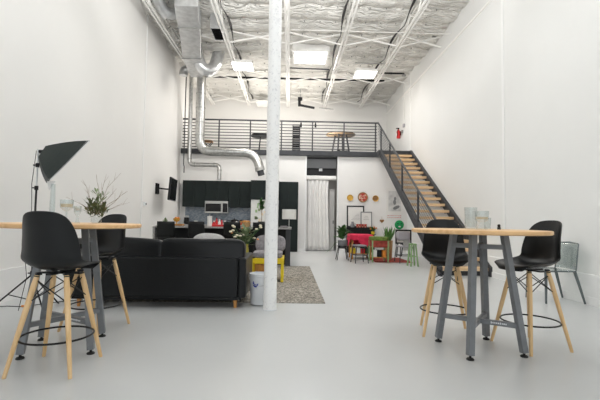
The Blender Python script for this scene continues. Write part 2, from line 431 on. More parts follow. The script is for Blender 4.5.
# front wall behind the camera with its open roll-up doorway
m_ = MB(); m_.span((-4.2, YF-0.2, 4.9), (XR, YF, ZR)); m_.span((-4.2, YF-0.2, 0), (-3.35, YF, 4.9)); m_.span((3.7, YF-0.2, 0), (XR, YF, 4.9))
struct(m_.build('wall_front', 'wall'))
struct(MB().span((-4.4, YB, ZM-0.1), (XR, YB+0.2, ZR+0.05)).build('wall_back', 'wall'))
# wall under the mezzanine with the hall opening X 0.56 .. 1.68
HX0, HX1 = at(305.5, 200, YK).x, at(338, 200, YK).x
HZ = 3.44
m_ = MB(); m_.span((-4.2, YK, 0), (HX0, YK+0.15, ZM-0.16)); m_.span((HX1, YK, 0), (XR, YK+0.15, ZM-0.16))
struct(m_.build('wall_kitchen', 'wall'))
m_ = MB(); m_.span((HX0-0.03, YK-0.02, 0), (HX0+0.03, YK+0.17, HZ)); m_.span((HX1-0.03, YK-0.02, 0), (HX1+0.03, YK+0.17, HZ))
struct(m_.build('trim_6', 'base', bevel=0.005))
m_ = MB(); m_.span((HX1+0.03, YK-0.015, 0), (3.0, YK, 0.1)); m_.span((0.3, YK-0.015, 0), (HX0-0.03, YK, 0.1))
struct(m_.build('baseboard_back', 'base'))
# hall behind the opening
m_ = MB(); m_.span((HX0-0.5, 16.4, 0), (HX1+0.3, 16.5, ZM-0.16)); m_.span((HX0-0.55, YK+0.17, 0), (HX0-0.5, 16.5, ZM-0.16)); m_.span((HX1+0.16, YK+0.17, 0), (HX1+0.22, 16.5, ZM-0.16))
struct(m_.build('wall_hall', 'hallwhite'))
# mezzanine deck and its dark fascia
struct(MB().span((-4.05, YK-0.05, ZM-0.16), (XR, YB, ZM)).build('floor_mezzanine', 'hallgrey'))
struct(MB().span((-4.0, YK-0.11, ZM-0.15), (XR-0.01, YK-0.05, ZM+0.02)).build('trim_7', 'dark_metal', bevel=0.006))

# ------------------------------------------------------------------ hall fittings
def hx(px): return at(px, 200, YK+0.1).x
t = thing('door_header_panel', 'grey sheet-metal header panel above the curtain at the top of the hall opening', 'panel', ((HX0+HX1)/2, YK+0.3, 2.98))
w = HX1-HX0-0.08
MB().span((-w/2, -0.03, 0.06), (w/2, 0.12, 0.45)).build('panel', 'hallgrey', t, bevel=0.006)
MB().span((-w/2, -0.04, 0.40), (w/2, -0.03, 0.45)).build('lip', 'dark_metal', t)
MB().span((-w/2, 0.10, -0.22), (w/2, 0.12, 0.06)).build('recess', 'black_metal', t)
MB().span((-0.09, 0.0, -0.04), (0.03, 0.10, 0.06)).build('sensor', 'white_plastic', t)
t = thing('curtain_box', 'white horizontal curtain track box across the hall opening', 'curtain track', ((HX0+HX1)/2, YK+0.28, 2.66))
MB().span((-w/2, -0.05, -0.02), (w/2, 0.10, 0.10)).build('cover', 'white_metal', t, bevel=0.01)
MB().span((-w/2, -0.01, -0.05), (w/2, 0.03, -0.02)).build('track', 'white_metal', t)
# curtain
m_ = MB(); V = []; n = 110; x0, x1 = HX0+0.04, at(329.5, 200, YK+0.27).x
rows = 14
for j in range(rows+1):
    z = 0.02+2.58*j/rows; k = 1-0.10*math.sin(math.pi*min(1, z/2.4))*0.6
    for i in range(n+1):
        f = i/n; x = x0+(x1-x0)*f*(0.93+0.07*abs(1-j/rows*1.2))
        V.append((x, YK+0.29+0.030*math.sin(f*math.pi*11+0.7*math.sin(f*9)+0.05*j)*(0.6+0.4*j/rows)+0.006*math.sin(f*31+j*0.2), z))
m_._add(V, [(j*(n+1)+i, j*(n+1)+i+1, (j+1)*(n+1)+i+1, (j+1)*(n+1)+i) for j in range(rows) for i in range(n)])
tag(m_.build('curtain', 'curtain', smooth=True, solid=0.003), 'long pale grey pleated curtain hanging to the floor in the hall opening', 'curtain')
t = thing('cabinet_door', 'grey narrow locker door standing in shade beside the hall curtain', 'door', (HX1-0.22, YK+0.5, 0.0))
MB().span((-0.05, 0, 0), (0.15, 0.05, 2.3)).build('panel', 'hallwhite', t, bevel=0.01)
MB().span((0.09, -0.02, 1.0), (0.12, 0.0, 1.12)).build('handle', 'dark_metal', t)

# ------------------------------------------------------------------ roof joists, bridging, pipes
JX = [-3.40, -1.84, -0.15, 1.43, 3.02]
ZJ = 6.10; ZT = 6.47
jl = ['hard against the left wall behind the silver ducts', 'running past the square ceiling vent', 'directly behind the white column', 'between the skylight and the square lit panel', 'nearest the right wall']
def joist_parts(L=19.0):
    root = thing('roof_joist', 'x', 'joist', (0, 0, 0), 0, 'white open-web roof joists')
    for nm, z, h in (('bottom_chord', 0, 0.04), ('top_chord', ZT-ZJ, 0.05)):
        q = MB(); q.span((-0.065, -1.5, z-h/2), (-0.02, L-1.6, z+h/2)); q.span((0.02, -1.5, z-h/2), (0.065, L-1.6, z+h/2)); q.build(nm, 'white_metal', root)
    q = MB(); y = -1.5; k = 0
    while y < L-2.1:
        z0, z1 = (0.0, ZT-ZJ) if k % 2 == 0 else (ZT-ZJ, 0.0)
        q.bar((0, y, z0), (0, y+0.5, z1), 0.028); y += 0.5; k += 1
    q.build('web', 'white_metal', root)
    return root
j0 = joist_parts()
for i, x in enumerate(JX):
    lab = 'white open-web steel roof joist '+jl[i]
    if i == 0: j0.location = (x, 0, ZJ); j0['label'] = lab
    else: dup(j0, (x, 0, ZJ), 0, lab)
# black strips in place of the dark insulation gaps along joists
for i, (x, lab) in enumerate([(1.43, 'black strip as insulation gap along the roof joist beside the skylight'), (3.02, 'black strip as insulation gap along the roof joist nearest the right wall'), (-1.84, 'black strip as insulation gap along the roof joist beside the square ceiling vent')]):
    pts = []
    sgn = -1 if i < 2 else 1
    for k in range(75):
        y = 7+10.2*k/74; s = abs(math.sin(y*1.45+i))
        pts.append((x+sgn*(0.10+0.05*s), y, 6.36-0.12*(1-s)))
    tag(MB().tube(pts, [0.010+0.026*abs(math.sin(p[1]*1.45+i))**3 for p in pts], 6).build('insulation_gap', 'black_metal', smooth=True), lab, 'cable')
bays = [('between the left wall joist and the vent joist', JX[0], JX[1]), ('between the vent joist and the column joist', JX[1], JX[2]), ('between the column joist and the skylight joist', JX[2], JX[3]), ('between the skylight joist and the right wall joist', JX[3], JX[4]), ('between the last joist and the right wall', JX[4], XR-0.02)]
rows_ = [('nearest the camera', 11.1), ('in the middle row', 14.2), ('farthest back', 16.9)]
for rn, y in rows_:
    for bn, xa, xb in bays:
        t = thing('cross_bridging', 'crossed white braces '+rn+' '+bn, 'ceiling brace', ((xa+xb)/2, y, ZJ), 0, 'crossed bridging between the joists')
        w = (xb-xa)/2-0.05; zt = ZT-ZJ-0.05
        xr = w+0.05 if xb > 4 else w
        MB().bar((-w, 0.012, 0.0), (xr, 0.012, zt), 0.042, 0.03).build('brace', 'white_metal', t)
        MB().bar((-w, -0.016, zt), (xr, -0.022, 0.0), 0.042, 0.03).build('brace', 'white_metal', t)
# black sprinkler main across the roof
tag(MB().tube([(-3.6, 14.35, 6.26), (3.38, 14.35, 6.26)], 0.035, 10).build('sprinkler_pipe', 'black_metal', smooth=True), 'long black sprinkler pipe crossing under the roof from wall to wall', 'pipe')
tag(MB().tube([at(289, 68, 13.4), at(329, 69.5, 13.4)], 0.022, 8).build('conduit_pipe', 'dark_metal', smooth=True), 'short dark pipe just below the skylight, between two joists', 'pipe')
for (pa, pb, y, lab) in [((402, 33.5), (434, 36.5), 11.3, 'dark rod with a round sprinkler head high beside the right wall, the nearest one'),
                         ((379, 73), (404, 74), 13.9, 'dark rod with a sprinkler head beside the square lit panel')]:
    p, q = at(*pa, y), at(*pb, y); zz = p.z; 
    t = thing('ceiling_sprinkler', lab, 'pipe', p)
    d = Vector((q.x-p.x, 0, 0))
    MB().tube([(0,0,0), d], 0.030, 8).build('rod', 'black_metal', t, smooth=True)
    MB().tube([d, d-Vector((0,0,0.05))], 0.02, 8).build('drop', 'dark_metal', t)
    MB().lathe([(0.03, -0.10), (0.075, -0.09), (0.075, -0.05), (0.03, -0.04)], d, 14).build('head', 'galv_dark', t, smooth=True)
p, q = at(355, 63, 12.6), at(384, 63.5, 12.6)
tag(MB().tube([p, (q.x, p.y, p.z)], 0.018, 8).build('conduit_pipe', 'galv_dark', smooth=True), 'thin grey pipe just above the square lit panel near the right joist', 'pipe')
for y, lab in ((10.3, 'thin white tie rod crossing the bay beside the right wall'), (15.6, 'thin white tie rod far back near the mezzanine wall')):
    tag(MB().tube([(JX[2]+.1, y, 6.12), (XR-0.02, y, 6.12)], 0.008, 6).build('tie_rod', 'white_metal'), lab, 'rod')

# skylight and light panels
t = struct(bpy.data.objects.new('window_1', None)); COL.objects.link(t); t.location = (0.57, 12.45, ZR-0.24)
MB().span((-0.50, -0.47, -0.02), (0.50, 0.47, 0.01)).build('pane', 'sky_pane', t)
q = MB(); q.span((-0.56, -0.53, -0.05), (-0.50, 0.53, 0.20)); q.span((0.50, -0.53, -0.05), (0.56, 0.53, 0.20)); q.span((-0.50, -0.53, -0.05), (0.50, -0.47, 0.20)); q.span((-0.50, 0.47, -0.05), (0.50, 0.53, 0.20))
q.build('window_frame', 'white_metal', t)
def light_panel(c, w, d, lab, m='lit'):
    t = thing('ceiling_light', lab, 'ceiling light', c)
    q = MB(); e = 0.02
    q.span((-w/2, -d/2, 0.01), (w/2, d/2, 0.05)); q.span((-w/2, -d/2, -0.03), (-w/2+e, d/2, 0.01)); q.span((w/2-e, -d/2, -0.03), (w/2, d/2, 0.01)); q.span((-w/2, -d/2, -0.03), (w/2, -d/2+e, 0.01)); q.span((-w/2, d/2-e, -0.03), (w/2, d/2, 0.01))
    q.build('frame', 'white_metal', t)
    MB().span((-w/2+e, -d/2+e, -0.02), (w/2-e, d/2-e, 0.008)).build('diffuser', m, t)
    return t
light_panel((LAMPS[0][0], LAMPS[0][1], 6.07), 0.68, 0.75, 'glowing rectangular ceiling light panel left of the white column')
light_panel((LAMPS[1][0], LAMPS[1][1], 6.07), 0.72, 0.72, 'glowing square ceiling light panel near the right joist')
light_panel((-1.22, 16.9, 6.05), 0.55, 0.7, 'unlit pale ceiling panel farther back beside the column', 'white_metal')
# square vent box
t = thing('ceiling_vent', 'square grey metal ceiling vent box with a dark open mouth', 'vent', (-1.99, 10.55, 6.05))
q = MB(); q.span((-0.16, -0.36, 0), (-0.145, 0.36, 0.44)); q.span((0.10, -0.36, 0), (0.115, 0.36, 0.44)); q.span((-0.145, -0.36, 0), (0.10, -0.345, 0.44)); q.span((-0.145, 0.345, 0), (0.10, 0.36, 0.44)); q.build('housing', 'galv', t)
q = MB(); q.span((-0.145, -0.345, 0.03), (0.10, 0.345, 0.04))
for k in range(6): q.box((-0.02, -0.29+0.116*k, 0.015), (0.245, 0.05, 0.006), (R(35), 0, 0))
q.build('grille', 'black_metal', t)

# ------------------------------------------------------------------ ducts
t = thing('supply_duct', 'large rectangular galvanised duct bending under the roof beside the left wall', 'duct', (0, 0, 0))
def rect_duct(path, name, mm='galv', top=None):
    """path rows: centre x, y, bottom z, top z, half width"""
    q = MB(); V = []
    for x, y, z0, z1, w in path: V += [(x-w, y, z0), (x+w, y, z0), (x+w, y, z1), (x-w, y, z1)]
    F = [(0,1,2,3), tuple(len(V)-4+k for k in (3,2,1,0))]
    for i in range(len(path)-1):
        for k in range(4): F.append((i*4+k, i*4+(k+1) % 4, i*4+4+(k+1) % 4, i*4+4+k))
    q._add(V, F); return q.build(name, mm, t, bevel=0.008)
rect_duct([(-2.44, 8.95, 5.95, 6.38, 0.27), (-2.53, 9.4, 5.93, 6.38, 0.27), (-2.68, 10.3, 5.90, 6.35, 0.27), (-2.83, 11.0, 5.87, 6.32, 0.27), (-2.98, 11.7, 5.85, 6.30, 0.27)], 'duct_body')
rect_duct([(-2.98, 11.7, 5.85, 6.30, 0.27), (-3.10, 12.6, 5.88, 6.28, 0.25), (-3.25, 13.5, 5.92, 6.25, 0.20)], 'duct_taper')
for x, y, z in ((-2.61, 9.9, 5.91), (-2.98, 11.7, 5.85)):
    q = MB(); q.span((x-0.29, y-0.015, z-0.02), (x+0.29, y+0.015, z+0.0)); q.span((x+0.27, y-0.015, z-0.02), (x+0.292, y+0.015, z+0.46)); q.build('seam_flange', 'galv_dark', t)
# branch elbow hooking to the right of the big duct
pts = bend([at(196, 55, 12.2), at(203, 71, 12.3), at(214, 70, 12.5), at(219, 52, 12.6)], 0.25, 7)
MB().tube(pts, 0.19, 16).build('branch_elbow', 'galv', t, smooth=True, label='silver round elbow hooking upward')
# round duct coming in from the upper left
pts = bend([at(150, -22, 9.2), at(158, 3, 9.6), at(170, 19, 9.9), at(188, 6, 10.0)], 0.35, 7)
MB().tube(pts, 0.14, 16).build('round_inlet', 'galv', t, smooth=True, label='silver round inlet from the upper left')
# lower left ball elbow
e = at(186, 71, 13.3)
MB().tube(bend([e+Vector((0.30, 0, 0.08)), e+Vector((-0.08, 0, 0.08)), e+Vector((-0.08, 0, -0.16))], 0.18, 7), 0.14, 16).build('side_elbow', 'galv', t, smooth=True)
# tall round duct B and hood exhaust A
YB_ = 13.7
Bp = [at(199.5, 77, YB_), at(199.5, 151, YB_), at(255.5, 153, YB_), at(259.5, 168, YB_)]
Bp[0] = Vector((Bp[1].x, YB_, 6.0))
Bp = bend(Bp, 0.42, 10)
t = thing('spiral_duct', 'thick silver spiral duct dropping past the railing and turning to the right', 'duct')
MB().tube(Bp, 0.155, 18).build('duct_pipe', 'galv_round', t, smooth=True)
q = MB()
for z in (5.4, 4.9, 4.4, 3.95): q.tube([(Bp[0].x, YB_, z), (Bp[0].x, YB_, z+0.035)], 0.165, 18)
q.build('joint_band', 'galv_dark', t, smooth=True)
e = Bp[-1]; d = (Bp[-1]-Bp[-2]).normalized()
MB().tube([e-d*0.02, e+d*0.10], 0.165, 18).build('collar', 'galv_dark', t, smooth=True)
MB().tube([e+d*0.10, e+d*0.26], 0.115, 16).build('nozzle', 'dark_metal', t, smooth=True)
YA = 14.05
A0, A1, A2, A3 = at(189.3, 150, YA), at(189.3, 164.5, YA), at(219.6, 165.5, YA), at(219.6, 181.5, YA)
t = thing('exhaust_duct', 'thin silver exhaust duct stepping down onto the top of the kitchen cabinets', 'duct')
Ap = bend([(A0.x, YA, 6.2), (A1.x, YA, A1.z), (A2.x, YA, A1.z), (A2.x, YA, 2.48)], 0.16, 7)
MB().tube(Ap, 0.07, 14).build('duct_pipe', 'galv_round', t, smooth=True)
q = []
q.append([(A1.x, YA, A1.z+0.17), (A1.x, YA, A1.z+0.21)]); q.append([(A1.x+0.17, YA, A1.z), (A1.x+0.21, YA, A1.z)])
q.append([(A2.x-0.21, YA, A1.z), (A2.x-0.17, YA, A1.z)]); q.append([(A2.x, YA, A1.z-0.21), (A2.x, YA, A1.z-0.17)])
for c_ in q: MB().tube(c_, 0.08, 14).build('collar', 'galv_dark', t, smooth=True)
p = at(185.5, 90, 13.95)
tag(MB().tube([(p.x, 14.0, 6.2), (p.x, 14.0, 3.0), (p.x+0.02, 14.0, 2.92), (p.x+0.02, 14.0, 2.7)], 0.018, 8).build('conduit_pipe', 'dark_metal', smooth=True), 'thin dark conduit running down beside the exhaust duct in the left corner', 'pipe')

# ------------------------------------------------------------------ column
t = thing('support_column', 'round white support column standing on the floor beside the black sofa', 'column', (-0.228, 5.05, 0))
MB().lathe([(0.083, 0.0), (0.081, 0.3), (0.082, 1.5), (0.081, 3.0), (0.082, 4.5), (0.081, ZJ-0.02)], seg=28).build('shaft', 'column_wrap', t, smooth=True)
MB().lathe([(0.088, 0.0), (0.088, 0.012)], seg=28).build('base_ring', 'white_plastic', t)
struct_plate = MB().span((-0.12, -0.12, ZJ-0.03), (0.12, 0.12, ZJ-0.01)).build('cap_plate', 'white_metal', t)

# ------------------------------------------------------------------ mezzanine railing
YR = YK-0.03
xr0, xr1 = xl(14.4)+0.03, at(378, 140, YR).x
L = xr1-xr0
t = thing('guard_railing', 'dark steel mezzanine railing of many horizontal bars above the kitchen', 'railing', (xr0, YR, ZM))
px_posts = [188.5, 219, 250.3, 281.5, 312.5, 344, 375.5]
for p in px_posts:
    x = at(p, 135, YR).x-xr0
    MB().span((x-0.022, -0.018, 0.0), (x+0.022, 0.018, 1.09)).build('post', 'dark_metal', t)
MB().span((0.0, -0.028, 1.07), (L, 0.028, 1.12)).build('top_rail', 'dark_metal', t, bevel=0.005)
for k in range(9):
    z = 0.10+0.108*k
    MB().tube([(0.0, 0.0, z), (L-0.04, 0, z)], 0.0145, 8).build('rail', 'dark_metal', t, smooth=True)

# ------------------------------------------------------------------ stairs
SX0, SX1 = 3.15, XR-0.045
Y0, Y1 = 8.34, 13.87
NR = 20; rise = ZM/NR; run = (Y1-Y0)/(NR-1)
slope = (ZM-rise)/(Y1-Y0)
t = thing('staircase', 'long straight stair with wooden treads and dark steel sides against the right wall', 'staircase', (0, 0, 0))
def stringer(x, w):
    q = MB(); up, dn = 0.07, 0.12
    z0 = rise
    prof = [(Y0-0.10, 0.0), (Y0-0.10, z0+up-0.05), (Y0, z0+up), (Y1, ZM+up-0.02 if False else z0+slope*(Y1-Y0)+up-0.08), (Y1, ZM-dn-0.10), (Y0+(dn-rise)/slope+0.12, 0.0)]
    V = [(x-w/2, y, z) for y, z in prof]+[(x+w/2, y, z) for y, z in prof]; n = len(prof)
    q._add(V, [tuple(range(n))[::-1], tuple(range(n, 2*n))]+[(i, (i+1) % n, n+(i+1) % n, n+i) for i in range(n)])
    return q
stringer(SX0, 0.05).build('stringer', 'dark_metal', t); stringer(SX1, 0.05).build('stringer', 'dark_metal', t)
q = MB()
for x, s_ in ((SX0, 1), (SX1, -1)):
    for z_, dz in ((rise+0.07, 0), (rise-0.13, 0)):
        q.bar((x+0.045*s_*0, Y0+0.35, z_+slope*0.35), (x, Y1-0.05, z_+slope*(Y1-0.05-Y0)-0.03), 0.075, 0.02)
q.build('stringer_flange', 'dark_metal', t)
for k in range(NR-1):
    z = rise*(k+1); y = Y0+run*k
    o = MB().span((SX0+0.03, y-0.01, z-0.07), (SX1-0.03, y+0.27, z)).build('tread', 'tread_wood', t, bevel=0.006, label='light wooden tread' if k == 0 else None)
q = MB()
for k in range(NR-1):
    z = rise*(k+1); y = Y0+run*k
    q.span((SX0+0.03, y+0.03, z-0.085), (SX0+0.07, y+0.24, z-0.071)); q.span((SX1-0.07, y+0.03, z-0.085), (SX1-0.03, y+0.24, z-0.071))
q.build('tread_bracket', 'dark_metal', t)
MB().span((SX0+0.03, Y0+0.10, 0.0), (SX1-0.03, Y0+0.14, rise-0.09)).build('kick_plate', 'dark_metal', t)
struct(MB().span((SX0-0.03, Y1+0.008, ZM-0.16), (XR, YK-0.112, ZM)).build('floor_landing', 'hallgrey'))
m_ = MB(); m_.span((SX0-0.05, Y1-0.0, ZM-0.17), (SX0-0.031, YK-0.112, ZM+0.03)); m_.span((SX0-0.05, Y1-0.012, ZM-0.17), (XR-0.01, Y1+0.006, ZM+0.005))
struct(m_.build('trim_9', 'dark_metal'))
# stair railing: handrail, posts, sloping rails
hz0 = rise+0.93
P = lambda y, h: (SX0, y, rise+slope*(y-Y0)+h)
m_ = bend([(SX0, YK-0.03, ZM+1.095), (SX0, YK-0.10, ZM+1.095), P(Y0+0.15, 0.845)], 0.03, 4)
MB().tube(m_, 0.028, 10).build('handrail', 'dark_metal', t, smooth=True)
for yy in (Y0+0.18, 9.75, 11.15, 12.55, 13.8):
    MB().bar(P(yy, 0.02), P(yy, 0.84), 0.045, 0.036).build('post', 'dark_metal', t)
for k in range(7):
    h = 0.16+0.094*k
    MB().tube([P(Y0+0.18, h), P(min(14.25, 13.87+h*0.8), h)], 0.0095, 6).build('rail', 'dark_metal', t, smooth=True)

# ------------------------------------------------------------------ bar tables
def bar_table(label, loc, rz, s=0.25, top='top_wood', steel='table_steel', H=1.06, rad=0.58, group=None):
    t = thing('bar_table', label, 'table', loc, rz, group)
    MB().lathe([(rad-0.012, H-0.036), (rad, H-0.028), (rad, H-0.006), (rad-0.006, H)], seg=64).build('tabletop', top, t, bevel=0, smooth=True)
    zt = H-0.045; k = 0.60
    for sx, sy in ((-1,-1),(1,-1),(1,1),(-1,1)):
        l = MB().bar((s*sx, s*sy, 0.035), (s*k*sx, s*k*sy, zt), 0.052, 0.052, roll=math.atan2(sy, sx)+math.pi/4).build('leg', steel, t, bevel=0.003)
        q = MB(); q.lathe([(0.030, 0.0), (0.032, 0.006), (0.026, 0.014), (0.010, 0.018), (0.010, 0.04)], (s*sx, s*sy, 0), 14)
        q.build('levelling_foot', 'rubber', l, smooth=True)
    for z, nm in ((0.25, 'lower_stretcher'), (0.91, 'upper_stretcher')):
        f = 1-(1-k)*(z-0.035)/(zt-0.035); c = s*f
        MB().bar((-c, c, z), (c, -c, z), 0.036, 0.042).build(nm, steel, t, bevel=0.002)
        q = MB(); g = 0.02/1.414
        q.bar((-c, -c, z), (-g, -g, z), 0.036, 0.040); q.bar((g, g, z), (c, c, z), 0.036, 0.040); q.build(nm, steel, t, bevel=0.002)
    q = MB(); c = s*k
    for sx, sy in ((-1,-1),(1,-1),(1,1),(-1,1)):
        q.lathe([(0.045, H-0.046), (0.045, H-0.037)], (c*sx, c*sy, 0), 16)
    q.box((0, 0, H-0.041), (c*2.0, 0.045, 0.008)); q.build('mounting_plate', 'black_metal', t)
    return t
tr = bar_table('round pale-topped bar table on grey legs in front of the stairs', (1.703, 3.58, 0), R(5+4))
tl = bar_table('round pale-topped bar table on grey legs, cut off by the photo edge', (-1.915, 3.55, 0), R(15))
# maker's plate lettering on the lower stretchers (too small to read in the photo)
for tt in (tr, tl):
    q = MB(); rr = random.Random(3)
    for i in range(9):
        w_ = 0.008+0.004*rr.random(); h_ = 0.012+0.006*(i in (0, 5))
        u = 0.105+0.0145*i
        c = Vector((u/1.414, -u/1.414, 0.252)); n = Vector((-1, -1, 0)).normalized()*0.0185
        q.box(c+n, (w_, 0.001, h_), (0, 0, R(-45)))
    q.build('maker_lettering', 'white_plastic', tt)

# ------------------------------------------------------------------ bar stools with moulded shell seats
def shell_mesh():
    """rows from the front lip of the seat to the top of the back; the sitter looks to +y"""
    rows = [ # y, z, halfwidth, side raise, forward curl
        (0.262, -0.038, 0.135, 0.000), (0.255, -0.012, 0.170, 0.004), (0.225, 0.006, 0.200, 0.012), (0.16, 0.006, 0.218, 0.028),
        (0.08, -0.006, 0.226, 0.046), (0.0, -0.014, 0.230, 0.060), (-0.08, -0.012, 0.232, 0.072), (-0.14, 0.006, 0.222, 0.078),
        (-0.185, 0.046, 0.217, 0.070), (-0.207, 0.105, 0.213, 0.050), (-0.222, 0.175, 0.206, 0.034), (-0.236, 0.245, 0.195, 0.022),
        (-0.250, 0.310, 0.181, 0.014), (-0.262, 0.365, 0.160, 0.008), (-0.269, 0.402, 0.138, 0.005), (-0.273, 0.420, 0.105, 0.002)]
    n = 14; V = []
    for j, (y, z, w, r) in enumerate(rows):
        bk = min(1, max(0, (j-6)/3.0))     # 0 = seat, 1 = back
        for i in range(n+1):
            f = -1+2*i/n; e = abs(f)**2.6
            V.append((w*f, y+bk*([0.085, 0.085, 0.07, 0.05, 0.03, 0.02][max(0, j-10)]*e)+(0.0 if j > 1 else -0.05*abs(f)**3), z+(1-bk)*r*e+bk*r*0.5*e-(0.012*e if j >= 14 else 0)))
    F = [(j*(n+1)+i, j*(n+1)+i+1, (j+1)*(n+1)+i+1, (j+1)*(n+1)+i) for j in range(len(rows)-1) for i in range(n)]
    return MB()._add(V, F)
def make_stool():
    t = thing('bar_stool', 'x', 'stool', (0, 0, 0), 0, None)
    zs = 0.735
    q = shell_mesh(); bmesh.ops.translate(q.bm, vec=(0, 0, zs), verts=q.bm.verts)
    q.build('seat_shell', 'black_plastic', t, smooth=True, subd=2, solid=0.009)
    hub = MB(); hub.box((0, 0.01, zs-0.035), (0.05, 0.30, 0.012)); hub.box((0, 0.01, zs-0.040), (0.30, 0.05, 0.012))
    for sx in (-1, 1):
        for sy in (-1, 1): hub.box((sx*0.098, sy*0.098, zs-0.034), (0.036, 0.032, 0.02), (0, 0, R(45*sx*sy)))
    hub.build('seat_mount', 'black_metal', t)
    zt = zs-0.045
    pt = lambda sx, sy, z: Vector((sx*(0.225-(0.225-0.105)*z/zt), sy*(0.225-(0.225-0.105)*z/zt), z))
    for sx, sy in ((-1,-1),(1,-1),(1,1),(-1,1)):
        l = MB().tube([pt(sx, sy, z) for z in (0.0, 0.012, 0.2, 0.45, 0.62, zt)], [0.0125, 0.0135, 0.0165, 0.0195, 0.020, 0.017], 14).build('leg', 'leg_wood', t, smooth=True)
        MB().tube([pt(sx, sy, zt-0.012), pt(sx, sy, zt+0.012)], [0.019, 0.014], 12).build('ferrule', 'black_metal', l)
    ring = [Vector((0.243*math.cos(a), 0.243*math.sin(a), 0.235)) for a in [2*math.pi*k/48 for k in range(48)]]
    MB().tube(ring, 0.0075, 8, closed=True).build('foot_ring', 'black_metal', t, smooth=True)
    q = MB()
    za, zb = zt-0.03, 0.50
    C = [(-1,-1),(1,-1),(1,1),(-1,1)]
    for i in range(4):
        a, b = C[i], C[(i+1) % 4]
        q.tube([pt(*a, za), pt(*b, zb)], 0.0042, 6); q.tube([pt(*b, za), pt(*a, zb)], 0.0042, 6)
    q.build('wire_brace', 'black_metal', t, smooth=True)
    return t
s0 = make_stool()
s0.location = (-1.72, 3.08, 0); s0['label'] = 'black shell bar stool with its back to the camera, in front of the left table'
dup(s0, (-1.95, 4.16, 0), R(165), 'black shell bar stool beyond the left table, half hidden by the tabletop')
dup(s0, (1.60, 4.09, 0), R(165), 'black shell bar stool behind the right table, in front of the stairs')
dup(s0, (2.215, 3.66, 0), R(105), 'black shell bar stool seen from its side at the right end of the right table')

# ------------------------------------------------------------------ clear acrylic chair
t = thing('acrylic_chair', 'transparent smoked grey acrylic chair standing against the right wall', 'chair', (3.86, 5.82, 0), 0)
# sits facing -x: back along the wall side
q = MB(); n = 8; V = []
for j in range(7):
    x = -0.24+0.44*j/6
    for i in range(n+1):
        f = -1+2*i/n; V.append((x, f*0.225, 0.455-0.012*math.cos(f*1.5)*math.sin(math.pi*j/6)))
q._add(V, [(j*(n+1)+i, j*(n+1)+i+1, (j+1)*(n+1)+i+1, (j+1)*(n+1)+i) for j in range(6) for i in range(n)])
q.build('seat', 'smoke', t, smooth=True, solid=0.012)
q = MB(); V = []
for j in range(9):
    z = 0.47+0.37*j/8; x = 0.20+0.05*(j/8)**1.3
    for i in range(n+1):
        f = -1+2*i/n; V.append((x+0.02*(1-f*f), f*0.225*(1-0.05*(j/8)), z+(0.012*(1-f*f) if j == 8 else 0)))
q._add(V, [(j*(n+1)+i, j*(n+1)+i+1, (j+1)*(n+1)+i+1, (j+1)*(n+1)+i) for j in range(8) for i in range(n)])
q.build('backrest', 'smoke', t, smooth=True, solid=0.012)
q = MB()
q.tube([(0.20, -0.225, 0.46), (0.25, -0.213, 0.835), (0.26, -0.19, 0.845), (0.27, 0, 0.857), (0.26, 0.19, 0.845), (0.25, 0.213, 0.835), (0.20, 0.225, 0.46)], 0.009, 8)
q.tube([(-0.24, -0.225, 0.45), (0.20, -0.225, 0.45)], 0.010, 8); q.tube([(-0.24, 0.225, 0.45), (0.20, 0.225, 0.45)], 0.010, 8); q.tube([(-0.24, -0.225, 0.45), (-0.24, 0.225, 0.45)], 0.010, 8)
q.build('edge_frame', 'smoke_dark', t, smooth=True)
for sx, sy in ((-1,-1),(-1,1),(1,-1),(1,1)):
    if sx < 0: p_, q_ = (-0.225, sy*0.21, 0.45), (-0.245, sy*0.235, 0.0)
    else: p_, q_ = (0.19, sy*0.21, 0.45), (0.315, sy*0.235, 0.0)
    MB().bar(p_, q_, 0.036, 0.036, w2=0.022, h2=0.022).build('leg', 'smoke_dark', t, bevel=0.006)

# ------------------------------------------------------------------ sofa
sx0, sx1, sy0, sy1 = -2.76, -0.535, 5.05, 5.95
t = thing('sofa', 'long black leather sofa seen from behind in the middle of the floor', 'sofa', ((sx0+sx1)/2, sy0, 0))
hw = (sx1-sx0)/2; dp = sy1-sy0
MB().span((-hw+0.10, 0.0, 0.135), (hw-0.10, 0.13, 0.625)).build('back_panel', 'leather', t, bevel=0.018)
MB().span((-hw+0.06, 0.03, 0.10), (hw-0.06, dp-0.03, 0.22)).build('base_frame', 'leather', t, bevel=0.01)
for s in (-1, 1):
    MB().span((s*(hw-0.098), -0.005, 0.135), (s*hw, dp, 0.635)).build('armrest', 'leather', t, bevel=0.022)
w = (2*hw-0.20)/2
for s in (-1, 1):
    MB().ball((s*w/2, 0.52, 0.36), (w/2+0.004, 0.38, 0.095), 0.35, 0.18, 40, 14).build('seat_cushion', 'leather', t, smooth=True)
    q = MB().ball((s*(w/2+0.012)+0.02, 0.215, 0.648), (w/2+0.035, 0.118, 0.208), 0.34, 0.16, 44, 18, (R(-6), 0, 0))
    rr = random.Random(5+s)
    for v in q.bm.verts:
        v.co.z += 0.008*math.sin(v.co.x*7+s); v.co.y += 0.003*math.sin(v.co.x*13+v.co.z*9)
    q.build('back_cushion', 'leather', t, smooth=True)
q = MB()
q.tube([(-hw+0.11, 0.004, 0.60), (hw-0.11, 0.004, 0.60)], 0.005, 6); q.build('piping', 'leather', t)
for x in (-hw+0.14, hw-0.14):
    for y in (0.09, dp-0.1):
        MB().tube([(x, y, 0.11), (x*1.005, y, 0.0 if y < 0.5 else 0.012)], [0.028, 0.019], 14).build('leg', 'sofa_leg', t, smooth=True, label='orange-brown wooden leg' if x > 0 and y < 0.5 else None)
